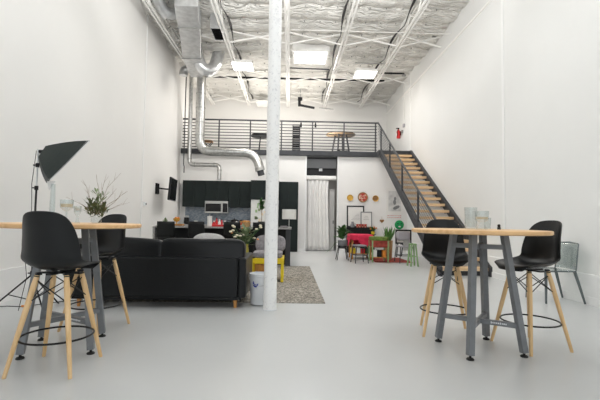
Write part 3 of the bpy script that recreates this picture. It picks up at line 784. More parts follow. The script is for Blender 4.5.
# throw pillow on the sofa
p = at(207, 238, 5.42)
tag(MB().ball((p.x+0.01, 5.49, 0.765), (0.235, 0.075, 0.165), 0.75, 0.75, 32, 16, (R(-28), R(2), 0)).build('throw_pillow', 'fabric_grey', smooth=True), 'pale grey throw pillow showing over the back of the black sofa', 'pillow')

# rug, bucket
m_ = MB().span((-2.55, 5.44, 0.0), (0.50, 9.72, 0.009)); tag(m_.build('rug', 'rug', bevel=0.003), 'grey and cream patterned rug on the floor behind the white column', 'rug')
t = thing('bucket', 'white plastic bucket with a blue mark, half behind the white column', 'bucket', (-0.375, 5.36, 0.009))
MB().lathe([(0.118, 0.0), (0.124, 0.01), (0.142, 0.36), (0.148, 0.365), (0.148, 0.40), (0.14, 0.402), (0.134, 0.38), (0.118, 0.03)], seg=32).build('tub', 'white_plastic', t, smooth=True)
q = MB(); q.tube([Vector((0, 0, 0))+Vector((0.151*math.cos(a), -0.151*abs(math.sin(a))-0.0, 0.38-0.13*abs(math.sin(a)))) for a in [math.pi*k/16 for k in range(17)]], 0.004, 6)
q.build('handle', 'galv', t, smooth=True)
q = MB(); V = []
for k in range(13):
    a = R(150)+R(200)*k/12; w_ = 0.016*math.sin(math.pi*k/12)+0.003
    for rr_ in (0.040-w_, 0.040+w_):
        u = rr_*math.cos(a)*0.8-0.012; z = 0.29+rr_*math.sin(a)
        th = -math.pi/2-0.28+u/0.135; R_ = 0.126+0.016*z/0.36+0.004
        V.append((R_*math.cos(th), R_*math.sin(th), z))
q._add(V, [(2*k, 2*k+1, 2*k+3, 2*k+2) for k in range(12)]); q.build('blue_mark', 'blue', t, label='blue crescent mark')

# yellow armchair behind the column
t = thing('armchair', 'yellow framed low armchair with mauve grey cushions behind the white column', 'armchair', (-0.39, 7.5, 0.009))
q = MB()
for x in (-0.27, 0.27):
    for y in (-0.30, 0.30): q.box((x, y, 0.20), (0.05, 0.05, 0.40))
    q.box((x, 0, 0.40), (0.06, 0.66, 0.05)); q.box((x, 0, 0.06), (0.04, 0.6, 0.04))
q.box((0, -0.30, 0.37), (0.54, 0.035, 0.10)); q.box((0, 0.30, 0.37), (0.54, 0.035, 0.10)); q.box((0.27, -0.05, 0.22), (0.035, 0.5, 0.30))
q.build('frame', 'yellow', t, bevel=0.006)
q = MB(); q.box((-0.02, -0.27, 0.25), (0.40, 0.03, 0.12)); q.box((0, -0.1, 0.16), (0.34, 0.3, 0.05)); q.build('lower_shelf', 'orange_wood', t, bevel=0.004)
MB().ball((0, -0.02, 0.475), (0.27, 0.31, 0.062), 0.4, 0.3, 32, 12).build('seat_cushion', 'fabric_mauve', t, smooth=True)
MB().ball((0.03, 0.24, 0.645), (0.29, 0.08, 0.17), 0.6, 0.6, 32, 14, (R(-14), 0, 0)).build('back_cushion', 'fabric_mauve', t, smooth=True)

# side table with flowers beside the sofa
t = thing('side_table', 'small black side table hidden behind the arm of the black sofa', 'table', (-0.70, 6.38, 0.009))
MB().lathe([(0.17, 0.50), (0.17, 0.52)], seg=24).build('table_top', 'black_lac', t); MB().tube([(0, 0, 0.02), (0, 0, 0.50)], 0.02, 10).build('stem', 'black_metal', t); MB().lathe([(0.13, 0.0), (0.12, 0.02)], seg=20).build('foot', 'black_metal', t)

def foliage(name, parent, c, n, L, W, seed, m, spread=1.0, up=0.6, droop=0.35, h=0.0):
    q = MB(); rr = random.Random(seed)
    for i in range(n):
        a = rr.uniform(0, 2*math.pi); e = rr.uniform(0.1, 1.0)
        d = Vector((math.cos(a)*e*spread, math.sin(a)*e*spread, up*rr.uniform(0.4, 1.3)))
        b = Vector(c)+Vector((rr.uniform(-.03, .03), rr.uniform(-.03, .03), rr.uniform(0, h)))
        b = b+d.normalized()*L*rr.uniform(0, 0.7)
        q.leaf(b, d, L*rr.uniform(0.6, 1.1), W*rr.uniform(0.7, 1.2), droop)
    return q.build(name, m, parent, smooth=True)
t = thing('flower_vase', 'yellow-green vase of pale flowers standing at the end of the black sofa', 'vase', (-0.68, 6.36, 0.529))
MB().lathe([(0.035, 0.0), (0.042, 0.04), (0.04, 0.12), (0.03, 0.17), (0.038, 0.20)], seg=20).build('vase', 'olive', t, smooth=True)
q = MB(); rr = random.Random(11); tips = []
for i in range(22):
    a = rr.uniform(0, 6.28); e = rr.uniform(0.05, 0.24); tp = Vector((math.cos(a)*e*1.15-0.05, math.sin(a)*e, rr.uniform(0.28, 0.50)))
    q.tube([(0, 0, 0.18), tp*0.5+Vector((0, 0, 0.1)), tp], 0.003, 5); tips.append(tp)
q.build('stems', 'leaf', t)
q = MB(); [q.ball(tp, (0.026, 0.026, 0.018), seg=8, rings=6) for tp in tips[:14]]; q.build('blossoms', 'petal', t, smooth=True)
q = MB(); [q.ball(tp, (0.02, 0.02, 0.014), seg=8, rings=6) for tp in tips[14:18]]; q.build('orange_blossoms', 'orange', t, smooth=True)
foliage('foliage', t, (-0.02, 0, 0.16), 120, 0.15, 0.04, 4, 'leaf_pale', 1.2, 0.9, 0.3, 0.2)

# ------------------------------------------------------------------ photo softbox on a tripod
Y_ = 4.8; X_ = at(36.3, 190, Y_).x
t = thing('light_stand', 'thin black tripod light stand with a hanging cable at the left wall', 'light stand', (X_, Y_, 0))
q = MB()
top = at(38.5, 149, Y_); hgt = top.z
MB().tube([(0, 0, 0.10), (0, 0, 0.85)], 0.013, 10).build('pole', 'black_metal', t, smooth=True)
MB().tube([(0, 0, 0.85), (0, 0, 1.45)], 0.011, 10).build('pole', 'black_metal', t, smooth=True)
MB().tube([(0, 0, 1.45), (0, 0, hgt)], 0.009, 10).build('pole', 'galv', t, smooth=True)
for z in (0.45, 0.85, 1.45, 1.72): MB().tube([(0, 0, z-0.025), (0, 0, z+0.025)], 0.021, 10).tube([(0, 0, z), (-0.045, -0.01, z)], 0.008, 6).build('clamp', 'black_metal', t)
for a in (R(200), R(320), R(80)):
    d = Vector((math.cos(a), math.sin(a), 0))
    l = MB().tube([d*0.015+Vector((0, 0, 0.42)), d*0.44+Vector((0, 0, 0.012))], 0.009, 8).build('leg', 'black_metal', t, smooth=True)
    MB().tube([d*0.01+Vector((0, 0, 0.14)), d*0.22+Vector((0, 0, 0.21))], 0.006, 6).build('strut', 'black_metal', l)
q = MB(); q.tube([(-0.02, 0, hgt-0.02), (-0.05, -0.01, 1.5), (-0.03, -0.02, 1.2), (-0.10, -0.02, 0.8), (-0.05, -0.02, 0.4), (-0.12, -0.03, 0.02)], 0.004, 6); q.build('cable', 'black_metal', t, smooth=True)
# softbox: pyramid from the lamp socket to a square mouth facing down and to the right
ap = Vector((X_+0.045, Y_, hgt-0.03))
c1, c2 = at(86, 144, Y_+0.05), at(48.5, 181.5, Y_-0.02)
mid = (c1+c2)/2; axis = (mid-ap).normalized(); wv = Vector((-0.57, 0.822, 0))
uv_ = (c1-c2).normalized(); hu = (c1-c2).length/2
t = thing('softbox', 'black fabric photo softbox tilted downward on top of the thin light stand', 'studio light', ap)
mouth = [mid-uv_*hu-wv*0.24-ap, mid+uv_*hu-wv*0.24-ap, mid+uv_*hu+wv*0.24-ap, mid-uv_*hu+wv*0.24-ap]
nb = axis.cross(wv).normalized()
base = [nb*s1*0.07+wv*s2*0.05 for s1, s2 in ((-1,-1),(1,-1),(1,1),(-1,1))]
if (base[1]-base[0]).dot(mouth[1]-mouth[0]) < 0: base = [base[1], base[0], base[3], base[2]]
q = MB(); N = 8; V = []; rows = 7
for j in range(rows):
    f = j/(rows-1); bow = 0.03*math.sin(math.pi*min(1, f*0.93))
    ring = [b_*(1-f)+m2*f for b_, m2 in zip(base, mouth)]
    cen = sum(ring, Vector())/4
    for k in range(4):
        A, B = ring[k], ring[(k+1) % 4]
        for s in range(4):
            p_ = A*(1-s/4)+B*s/4; o = (p_-cen)
            V.append(p_+(o.normalized()*bow if o.length > 1e-4 else Vector()))
n = 16
q._add(V, [(j*n+i, j*n+(i+1) % n, (j+1)*n+(i+1) % n, (j+1)*n+i) for j in range(rows-1) for i in range(n)])
q.build('housing', 'softbox', t, solid=0.004)
q = MB(); off = axis*0.012
q._add([p_*0.995-off*1.5 for p_ in mouth], [(0,1,2,3)]); q.build('diffuser', 'diffuser', t, solid=0.002)
q = MB()
for k in range(4): q.bar(mouth[k], mouth[(k+1) % 4], 0.012, 0.012)
q.build('mouth_rim', 'diffuser', t, label='thin white rim at the mouth')
q = MB(); q.tube([Vector((-0.03, 0, 0.0)), Vector((0.02, 0, 0.0))], 0.022, 12); q.build('lamp_socket', 'black_metal', t, smooth=True)
a_ = at(48, 181, Y_-0.1)-ap
MB()._add([a_+Vector((-0.01, 0, 0)), a_+Vector((0.09, 0, 0)), a_+Vector((0.01, 0.01, -0.11))], [(0,1,2)]).build('fabric_flap', 'diffuser', t, solid=0.003)

# ------------------------------------------------------------------ things on the left table
ZTOP = 1.06
def on(px, py, Y): p = at(px, py, Y); return (p.x, p.y, ZTOP)
t = thing('glass_bottle', 'tall thin clear glass vase on the left table beneath the softbox', 'vase', on(51.5, 223, 3.42))
MB().lathe([(0.022, 0.0), (0.024, 0.01), (0.021, 0.22), (0.017, 0.33), (0.015, 0.33), (0.018, 0.22), (0.020, 0.014)], seg=24).build('glass', 'clear', t, smooth=True)
t = thing('candle_holder', 'clear glass stemmed candle holder with cream wax on the left table', 'candle', on(66, 223, 3.42))
MB().lathe([(0.045, 0.0), (0.040, 0.008), (0.008, 0.02), (0.007, 0.10), (0.05, 0.13), (0.053, 0.20), (0.050, 0.20), (0.047, 0.135)], seg=28).build('glass', 'clear', t, smooth=True)
MB().lathe([(0.044, 0.137), (0.046, 0.165)], seg=24).build('wax', 'wax', t, smooth=True)
t = thing('glass_cup', 'small white glass votive cup beside the dried bouquet', 'cup', on(77, 224, 3.5))
MB().lathe([(0.022, 0.0), (0.012, 0.03), (0.010, 0.06), (0.030, 0.10), (0.032, 0.15), (0.029, 0.15), (0.026, 0.10)], seg=20).build('cup', 'clear', t, smooth=True)
MB().ball((0, 0, 0.135), (0.024, 0.024, 0.02), seg=14, rings=8).build('wax', 'white_gloss', t, smooth=True)
t = thing('dried_bouquet', 'bouquet of dry twigs and green leaves in a small vase on the left table', 'bouquet', on(96, 224, 3.62))
MB().lathe([(0.032, 0.0), (0.045, 0.02), (0.042, 0.06), (0.02, 0.09), (0.024, 0.11)], seg=20).build('vase', 'clear', t, smooth=True)
q = MB(); rr = random.Random(21)
for a_, L_ in ((-0.95, 0.30), (-0.5, 0.36), (-0.15, 0.40), (0.15, 0.38), (0.42, 0.44), (0.75, 0.34), (0.98, 0.36), (1.15, 0.30), (0.55, 0.30), (-0.35, 0.28)):
    d = Vector((math.sin(a_), rr.uniform(-.25, .25), math.cos(a_)*0.9)); p0 = Vector((0, 0, 0.08)); pts = [p0]
    for k in range(5):
        d2 = (d+Vector((rr.uniform(-.3, .3), rr.uniform(-.2, .2), rr.uniform(-.2, .25)))).normalized(); p0 = p0+d2*L_/5; pts.append(p0)
    q.tube(pts, [0.0022, 0.002, 0.0018, 0.0015, 0.0012, 0.0008], 5)
    for k in (2, 3, 4):
        b = pts[k]; q.tube([b, b+(d+Vector((rr.uniform(-.8, .8), 0, 0.3))).normalized()*0.07], [0.0012, 0.0006], 4)
q.build('twigs', 'twig', t)
foliage('leaves', t, (-0.035, 0, 0.05), 95, 0.075, 0.020, 9, 'leaf_olive', 1.1, 0.9, 0.2, 0.12); foliage('leaves', t, (0.045, 0, 0.05), 60, 0.065, 0.018, 10, 'leaf_olive', 1.0, 0.9, 0.2, 0.08)
foliage('pale_leaves', t, (0.02, 0, 0.08), 50, 0.07, 0.014, 13, 'leaf_pale', 1.1, 1.1, 0.2, 0.18)

# ------------------------------------------------------------------ things on the right table
t = thing('glass_vase', 'tall clear glass cylinder vase on the right table', 'vase', on(471, 230, 3.62))
MB().lathe([(0.050, 0.0), (0.052, 0.008), (0.056, 0.20), (0.053, 0.20), (0.049, 0.02)], seg=28).build('glass', 'clear', t, smooth=True)
t = thing('candle_holder', 'clear glass stemmed candle holder with cream wax on the right table', 'candle', on(482, 231, 3.50))
MB().lathe([(0.048, 0.0), (0.044, 0.02), (0.020, 0.05), (0.018, 0.065), (0.056, 0.085), (0.060, 0.165), (0.057, 0.165), (0.053, 0.09)], seg=28).build('glass', 'clear', t, smooth=True)
MB().lathe([(0.050, 0.092), (0.052, 0.112)], seg=24).build('wax', 'wax', t, smooth=True)
t = thing('glass_tumbler', 'short clear tumbler beside the candle holder on the right table', 'glass', on(487.5, 229, 3.80))
MB().lathe([(0.028, 0.0), (0.034, 0.11), (0.032, 0.11), (0.026, 0.01)], seg=24).build('glass', 'clear', t, smooth=True)
t = thing('lighter', 'tiny black knob-shaped holder alone on the right table', 'holder', on(499, 230, 3.7))
MB().lathe([(0.015, 0.0), (0.016, 0.018), (0.011, 0.024), (0.014, 0.03), (0.013, 0.045), (0.006, 0.05)], seg=14).build('body', 'black_metal', t, smooth=True)

# ------------------------------------------------------------------ television on the left wall
yt = 12.0
t = thing('television', 'black wall-mounted television seen almost edge-on at the left wall', 'television', (xl(11.75), 11.65, 1.96))
q = MB(); q.span((0.0, -0.14, -0.16), (0.02, 0.10, 0.16)); q.span((0.02, -0.12, -0.15), (0.05, -0.10, 0.15)); q.span((0.02, 0.06, -0.15), (0.05, 0.08, 0.15)); q.build('wall_plate', 'black_metal', t)
q = MB(); q.bar((0.03, -0.02, 0.02), (0.22, 0.1, 0.0), 0.04); q.bar((0.22, 0.1, 0.0), (0.34, 0.16, 0.0), 0.04); q.build('arm', 'black_metal', t)
e = Euler((0, R(4), R(6))).to_matrix()
q = MB().box((0, 0, 0), (0.06, 1.0, 0.66)); bmesh.ops.transform(q.bm, matrix=Matrix.Translation((0.39, 0.25, 0.0)) @ e.to_4x4(), verts=q.bm.verts)
b_ = q.build('housing', 'black_plastic', t, bevel=0.012)
q = MB().box((0.0315, 0, 0), (0.003, 0.96, 0.62)); bmesh.ops.transform(q.bm, matrix=Matrix.Translation((0.39, 0.25, 0.0)) @ e.to_4x4(), verts=q.bm.verts)
q.build('screen', 'screen', t)
p = at(143, 205, 10.45)
t = thing('wall_outlet', 'small outlet box on the left wall under a thin seam', 'outlet', (xl(10.6), 10.6, 1.48))
MB().box((0.02, 0, 0), (0.04, 0.12, 0.09)).build('box', 'white_plastic', t, bevel=0.004); MB().box((0.045, 0.03, 0.0), (0.02, 0.03, 0.05)).build('plug', 'dark_metal', t)

# ------------------------------------------------------------------ kitchen
YC = 14.05; YKW = YK-0.004
def kx(px, Y=YC): return at(px, 200, Y).x
ztop = 2.45; zlow = 1.53; zmid = at(216, 201, YC).z
grp = 'upper kitchen cabinets'
cabs = [(kx(182.2), kx(205), zlow, 'leftmost black-green upper kitchen cabinet, beside the left wall'),
        (kx(205), kx(228.5), zmid, 'short black-green upper kitchen cabinet above the microwave'),
        (kx(228.5), kx(251), zlow, 'black-green upper kitchen cabinet between the microwave and the fridge')]
for a, b, z, lab in cabs:
    t = thing('upper_cabinet', lab, 'cabinet', ((a+b)/2, YC, z), 0, grp)
    w = (b-a)/2-0.001
    MB().span((-w, 0.02, 0), (w, YKW-YC, ztop-z)).build('body', 'cab', t)
    for s in (-1, 1):
        MB().span((s*0.002, 0, 0.003), (s*(w-0.002), 0.02, ztop-z-0.003)).build('door', 'cab', t, bevel=0.002)
a, b = kx(251), kx(279)
t = thing('upper_cabinet', 'black-green cabinet above the fridge, standing slightly forward beside the column', 'cabinet', ((a+b)/2, YC-0.25, at(258, 199, YC-.25).z+0.0), 0, grp)
w = (b-a)/2-0.002; h = 2.47-t.location.z
MB().span((-w, 0.02, 0), (w, YKW-YC+0.25, h)).build('body', 'cab', t)
for s in (-1, 1): MB().span((s*0.002, 0, 0.003), (s*(w-0.002), 0.02, h-0.003)).build('door', 'cab', t, bevel=0.002)
t = thing('refrigerator', 'pale refrigerator under the dark cabinet behind the potted tree', 'refrigerator', ((a+b)/2, YC-0.22, 0))
fh = at(258, 199, YC-.25).z-0.02
MB().span((-w+0.02, 0.04, 0.0), (w-0.02, YKW-YC+0.2, fh)).build('body', 'fridge', t, bevel=0.01)
for s, z0, z1 in ((0, 0.05, 0.7), (0, 0.71, fh)):
    d_ = MB().span((-w+0.02, 0.0, z0), (w-0.02, 0.04, z1)).build('door', 'fridge', t, bevel=0.01)
    MB().tube([(w-0.08, -0.04, z0+0.1), (w-0.08, -0.04, z1-0.1)], 0.012, 8).build('handle', 'steel', d_)
q = MB()
rr = random.Random(8)
for i in range(9): MB().box((rr.uniform(-0.3, 0.05), -0.003, rr.uniform(1.0, 1.65)), (rr.uniform(0.05, 0.11), 0.003, rr.uniform(0.05, 0.12))).build('pinned_card', ['green_paint', 'leaf_pale', 'wax'][i % 3], t)
# tall pantry right of the column
a, b = kx(279), kx(298.2)
t = thing('pantry_cabinet', 'tall black-green pantry cabinet between the column and the hall opening', 'cabinet', ((a+b)/2, YC, 0))
w = (b-a)/2-0.002
MB().span((-w, 0.02, 0.08), (w, YKW-YC, 2.46)).build('body', 'cab', t); MB().span((-w, 0.05, 0.0), (w, YKW-YC, 0.08)).build('plinth', 'black_lac', t)
for s in (-1, 1):
    d_ = MB().span((s*0.003, 0, 0.085), (s*(w-0.002), 0.02, 2.45)).build('door', 'cab', t, bevel=0.003)
# base cabinets and worktop
a, b = xl(14.1)+0.03, kx(251)-0.01; n = 4; w = (b-a)/n
for i in range(n):
    t = thing('base_cabinet', ['black base cabinet at the left end of the kitchen, behind the island', 'black base cabinet under the knife block, behind the island', 'black base cabinet below the microwave, behind the island', 'black base cabinet beside the fridge, behind the island'][i], 'cabinet', (a+w*(i+0.5), 13.80, 0), 0, 'kitchen base cabinets')
    MB().span((-w/2+0.001, 0.02, 0.08), (w/2-0.001, 0.59, 0.87)).build('body', 'cab', t); MB().span((-w/2+0.002, 0.06, 0.0), (w/2-0.002, 0.58, 0.08)).build('plinth', 'black_lac', t)
    d_ = MB().span((-w/2+0.004, 0.0, 0.085), (w/2-0.004, 0.02, 0.865)).build('door', 'cab', t, bevel=0.002)
    MB().tube([(-0.08, -0.02, 0.8), (0.08, -0.02, 0.8)], 0.006, 6).build('handle', 'black_metal', d_)
tag(MB().span((a, 13.77, 0.87), (b, YK-0.012, 0.91)).build('worktop', 'granite', bevel=0.004), 'long speckled stone worktop along the kitchen back wall', 'worktop')
struct(MB().span((kx(183), YK-0.012, 0.911), (kx(251), YK, zlow+0.25)).build('wall_backsplash', 'tile'))
# microwave
a, b = kx(205.3), kx(228.2); z0, z1 = at(216, 213, YC-.03).z, zmid-0.004
t = thing('microwave', 'stainless steel microwave mounted under the short upper cabinet', 'microwave', ((a+b)/2, YC-0.05, z0))
w = (b-a)/2; h = z1-z0
MB().span((-w, 0.02, 0), (w, YKW-YC+0.03, h)).build('body', 'steel', t, bevel=0.004)
d_ = MB().span((-w, 0.0, 0.0), (w*0.52, 0.02, h)).build('door', 'steel', t, bevel=0.004)
MB().span((-w*0.94, -0.004, 0.05), (w*0.40, 0.0, h-0.09)).build('window', 'screen', d_); MB().tube([(w*0.47, -0.02, 0.05), (w*0.47, -0.02, h-0.06)], 0.012, 8).build('handle', 'steel', d_)
MB().span((w*0.56, -0.002, 0.03), (w*0.97, 0.02, h-0.07)).build('control_panel', 'screen', t)
MB().span((w*0.52, 0.0, h-0.07), (w, 0.02, h)).build('top_strip', 'steel', t)

# island with waterfall ends
ix0, ix1, iy0, iy1 = at(152.5, 225, 9.75).x, at(291.5, 230, 9.75).x, 9.75, 10.65
t = thing('kitchen_island', 'long black kitchen island with a speckled stone top behind the sofa', 'island', ((ix0+ix1)/2, iy0, 0))
w = (ix1-ix0)/2
MB().span((-w-0.0, 0.0, 0.885), (w, iy1-iy0, 0.925)).build('countertop', 'granite', t, bevel=0.005)
MB().span((-w+0.0, 0.02, 0.0), (-w+0.05, 0.88, 0.885)).build('end_panel', 'granite', t, label='speckled stone end panel')
MB().span((w-0.14, 0.03, 0.0), (w-0.02, 0.86, 0.885)).build('end_panel', 'dark_metal', t, bevel=0.005)
MB().span((-w+0.05, 0.28, 0.0), (w-0.14, 0.86, 0.885)).build('body', 'black_lac', t)
MB().box((-w+0.20, 0.275, 0.80), (0.08, 0.012, 0.12)).build('outlet', 'white_plastic', t, bevel=0.004)
# counter stools
def counter_stool():
    t = thing('counter_stool', 'x', 'stool', (0, 0, 0), 0, None)
    q = MB().ball((0, 0, 0.66), (0.20, 0.19, 0.035), 0.4, 0.5, 24, 8); q.build('seat', 'black_lac', t, smooth=True)
    q = MB(); V = []
    for j in range(6):
        z = 0.68+0.36*j/5
        for i in range(9):
            f = -1+i/4; V.append((f*0.20*(1-0.06*j/5), -0.19-0.05*j/5+0.06*f*f, z))
    q._add(V, [(j*9+i, j*9+i+1, (j+1)*9+i+1, (j+1)*9+i) for j in range(5) for i in range(8)]); q.build('backrest', 'black_lac', t, smooth=True, solid=0.02)
    for sx, sy in ((-1,-1),(1,-1),(1,1),(-1,1)): MB().tube([(sx*0.14, sy*0.13, 0.64), (sx*0.20, sy*0.19, 0.0)], 0.012, 8).build('leg', 'black_metal', t, smooth=True)
    q = MB(); k = 0.184
    for a_, b_ in (((-k,-k+.01),(k,-k+.01)),((k,-k+.01),(k,k-.01)),((k,k-.01),(-k,k-.01)),((-k,k-.01),(-k,-k+.01))): q.tube([(*a_, 0.18), (*b_, 0.18)], 0.009, 6)
    q.build('footrest', 'black_metal', t); return t
c0 = counter_stool()
spots = [(166.5, 'black counter stool at the left end of the island, in front of the outlet', R(12)), (199, 'black counter stool at the island, behind the grey pillow', R(-8)), (233, 'black counter stool at the island, behind the red bottles', 0), (261, 'black counter stool at the island, just left of the column', R(6))]
for i, (p, lab, rz) in enumerate(spots):
    loc = (at(p, 228, 9.46).x, 9.46, 0 if p < 190 else 0.009)
    if i == 0: c0.location = loc; c0.rotation_euler = (0, 0, rz); c0['label'] = lab
    else: dup(c0, loc, rz, lab)

# things on the island
ZI = 0.925
def isl(px, Y=10.2): return (at(px, 226, Y).x, Y, ZI)
t = thing('paper_roll', 'white upright paper towel roll on the island left of the red bottles', 'paper roll', isl(209.5, 10.1))
MB().lathe([(0.06, 0.012), (0.06, 0.26)], seg=20).build('paper', 'paper', t, smooth=True); MB().lathe([(0.07, 0), (0.07, 0.012)], seg=20).build('base', 'steel', t); MB().tube([(0, 0, 0.26), (0, 0, 0.30)], 0.008, 8).build('rod', 'steel', t)
for i, (px, h, m2, lab) in enumerate([(213.9, 0.12, 'red', 'wide red tin just right of the paper roll'), (216.5, 0.20, 'red', 'red bottle beside the wide red tin'), (219.3, 0.17, 'white_gloss', 'white bottle between the red bottles'), (221.6, 0.16, 'red', 'red bottle right of the white bottle'), (224.6, 0.13, 'white_gloss', 'short white jar among the red things on the island'), (227.5, 0.11, 'red', 'short red jar at the right end of the red row')]):
    t = thing('bottle', lab, 'bottle', isl(px, 10.15+0.05*(i % 2)))
    r_ = 0.034 if h > 0.15 else 0.048
    MB().lathe([(r_, 0), (r_, h*0.62), (r_*0.45, h*0.8), (r_*0.45, h)], seg=14).build('body', m2, t, smooth=True); MB().lathe([(r_*0.5, h), (r_*0.5, h+0.02)], seg=12).build('cap', 'black_lac' if i % 2 else 'white_gloss', t)
tag(MB().span((at(212.2, 226, 9.95).x, 9.9, ZI), (at(226.5, 226, 9.95).x, 10.06, ZI+0.05)).build('red_tray', 'red', bevel=0.01), 'low red tray in front of the red bottles', 'tray')
t = thing('fruit_tray', 'brown wooden tray at the left part of the island', 'tray', isl(177, 10.15))
MB().box((0, 0, 0.015), (0.30, 0.22, 0.02)).build('base', 'orange_wood', t, bevel=0.004)
q = MB(); [q.box(c, d) for c, d in (((0.145, 0, 0.035), (0.012, 0.22, 0.03)), ((-0.145, 0, 0.035), (0.012, 0.22, 0.03)), ((0, 0.105, 0.035), (0.28, 0.012, 0.03)), ((0, -0.105, 0.035), (0.28, 0.012, 0.03)))]; q.build('rim', 'orange_wood', t)
b0 = isl(176.5, 10.15)
t = thing('glass_bowl', 'clear stemmed bowl with orange fruit on the brown tray', 'bowl', (b0[0], b0[1], ZI+0.025))
MB().lathe([(0.045, 0), (0.04, 0.01), (0.012, 0.02), (0.012, 0.07), (0.07, 0.10), (0.095, 0.16), (0.09, 0.16), (0.06, 0.105)], seg=20).build('bowl', 'gold', t, smooth=True)
q = MB(); [q.ball((0.04*math.cos(a_), 0.04*math.sin(a_), 0.165), 0.034, seg=10, rings=8) for a_ in (0.4, 2.5, 4.6)]; q.build('fruit', 'orange', t, smooth=True)
t = thing('leaf_ornament', 'small pale plant with striped upright leaves at the left end of the island', 'plant', isl(165.5, 10.35))
MB().lathe([(0.04, 0), (0.05, 0.06), (0.046, 0.07)], seg=16).build('pot', 'white_gloss', t, smooth=True); foliage('leaves', t, (0, 0, 0.05), 26, 0.11, 0.035, 33, 'leaf_pale', 0.8, 1.4, 0.1)
# potted tree near the column
t = thing('potted_tree', 'small leafy tree in a dark pot on the island just left of the column', 'plant', isl(261.3, 10.3))
MB().lathe([(0.07, 0), (0.09, 0.13), (0.085, 0.14)], seg=18).build('pot', 'black_lac', t, smooth=True); MB().tube([(0, 0, 0.12), (0.01, 0, 0.3), (-0.01, 0, 0.50)], 0.009, 8).build('trunk', 'twig', t)
foliage('foliage', t, (0, 0, 0.40), 110, 0.12, 0.045, 17, 'leaf', 0.85, 0.7, 0.3, 0.22)
# basket, spice jars and red kettle between flowers and column
t = thing('basket', 'brown wicker basket on the island behind the flowers', 'basket', isl(246, 10.2))
MB().lathe([(0.09, 0), (0.125, 0.12), (0.118, 0.12), (0.085, 0.02)], seg=22).build('weave', 'basket', t, smooth=True)
q = MB(); [q.ball((0.06*math.cos(a_), 0.06*math.sin(a_), 0.12), 0.045, seg=10, rings=8) for a_ in (0.2, 1.6, 3.0, 4.4)]; q.ball((0, 0, 0.10), 0.06, seg=10, rings=8); q.build('bread', 'orange_wood', t, smooth=True)
t = thing('kettle', 'red and white enamel kettle on the island behind the flowers', 'kettle', isl(236.5, 10.1))
MB().lathe([(0.08, 0), (0.09, 0.03), (0.085, 0.07), (0.05, 0.10), (0.045, 0.105)], seg=22).build('body', 'red', t, smooth=True)
MB().lathe([(0.048, 0.105), (0.03, 0.125), (0.008, 0.13), (0.01, 0.145)], seg=18).build('lid', 'white_gloss', t, smooth=True)
MB().tube([(0.07, 0, 0.05), (0.115, 0, 0.075), (0.13, 0, 0.11)], [0.016, 0.012, 0.009], 8).build('spout', 'red', t, smooth=True)
MB().tube(arc((0, 0, 0.09), 0.08, R(15), R(165), 10, (1,0,0), (0,0,1)), 0.006, 6).build('handle', 'black_metal', t, smooth=True)
# table lamp at the right end of the island
t = thing('table_lamp', 'white table lamp with a wide shade on the right end of the island', 'lamp', isl(289, 10.25))
MB().lathe([(0.07, 0), (0.07, 0.012), (0.01, 0.02)], seg=20).build('base', 'steel', t, smooth=True); MB().tube([(0, 0, 0.015), (0, 0, 0.25)], 0.008, 8).build('stem', 'steel', t)
MB().lathe([(0.180, 0.21), (0.180, 0.46)], seg=32).build('lamp_shade', 'lamp_shade', t, smooth=True)
tag(MB().ball(isl(284, 10.05)[:2]+(ZI+0.022,), (0.10, 0.07, 0.022), 0.6, 0.8, 16, 8).build('folded_cloth', 'fabric_mauve', smooth=True), 'crumpled grey cloth under the white table lamp', 'cloth')

# things on the back worktop
ZW = 0.91
def wk(px, Y=14.1): return (at(px, 222, Y).x, Y, ZW)
t = thing('knife_block', 'dark knife block with pale handles on the back worktop', 'knife block', wk(186.5))
MB().box((0, 0, 0.12), (0.16, 0.12, 0.22), (R(-14), 0, 0)).build('block', 'black_lac', t, bevel=0.01)
q = MB(); [q.box((x, 0.03+0.02*k, 0.26), (0.014, 0.016, 0.09), (R(-14), 0, 0)) for k in range(2) for x in (-0.05, -0.015, 0.02, 0.055)]; q.build('knife_handles', 'steel', t)
t = thing('mug', 'white mug on the back worktop right of the knife block', 'mug', wk(195.7))
MB().lathe([(0.05, 0), (0.06, 0.02), (0.065, 0.13), (0.06, 0.13), (0.052, 0.02)], seg=20).build('cup', 'white_gloss', t, smooth=True); MB().tube(arc((0.06, 0, 0.07), 0.035, R(-90), R(90), 8, (1,0,0), (0,0,1)), 0.008, 6).build('handle', 'white_gloss', t, smooth=True)
t = thing('cooking_pot', 'black cooking pot with a lid on the back worktop below the microwave end', 'pot', wk(234.5))
MB().lathe([(0.12, 0), (0.13, 0.02), (0.13, 0.16)], seg=24).build('body', 'black_metal', t, smooth=True); MB().lathe([(0.135, 0.16), (0.10, 0.19), (0.02, 0.20), (0.02, 0.23)], seg=20).build('lid', 'black_metal', t, smooth=True)
MB().tube([(-0.13, 0, 0.13), (-0.28, -0.02, 0.17)], 0.012, 8).build('handle', 'black_metal', t)
for i, (px, m2, lab) in enumerate([(241, 'brown_cer', 'brown jar on the back worktop beside the black pot'), (244.5, 'dark_wood', 'dark jar on the back worktop between the brown jar and the fridge'), (248, 'brown_cer', 'brown jar on the back worktop nearest the fridge')]):
    t = thing('storage_jar', lab, 'jar', wk(px)); MB().lathe([(0.05, 0), (0.055, 0.02), (0.055, 0.15-0.02*i)], seg=16).build('body', m2, t, smooth=True); MB().lathe([(0.045, 0.15-0.02*i), (0.045, 0.175-0.02*i)], seg=14).build('lid', 'black_lac', t)

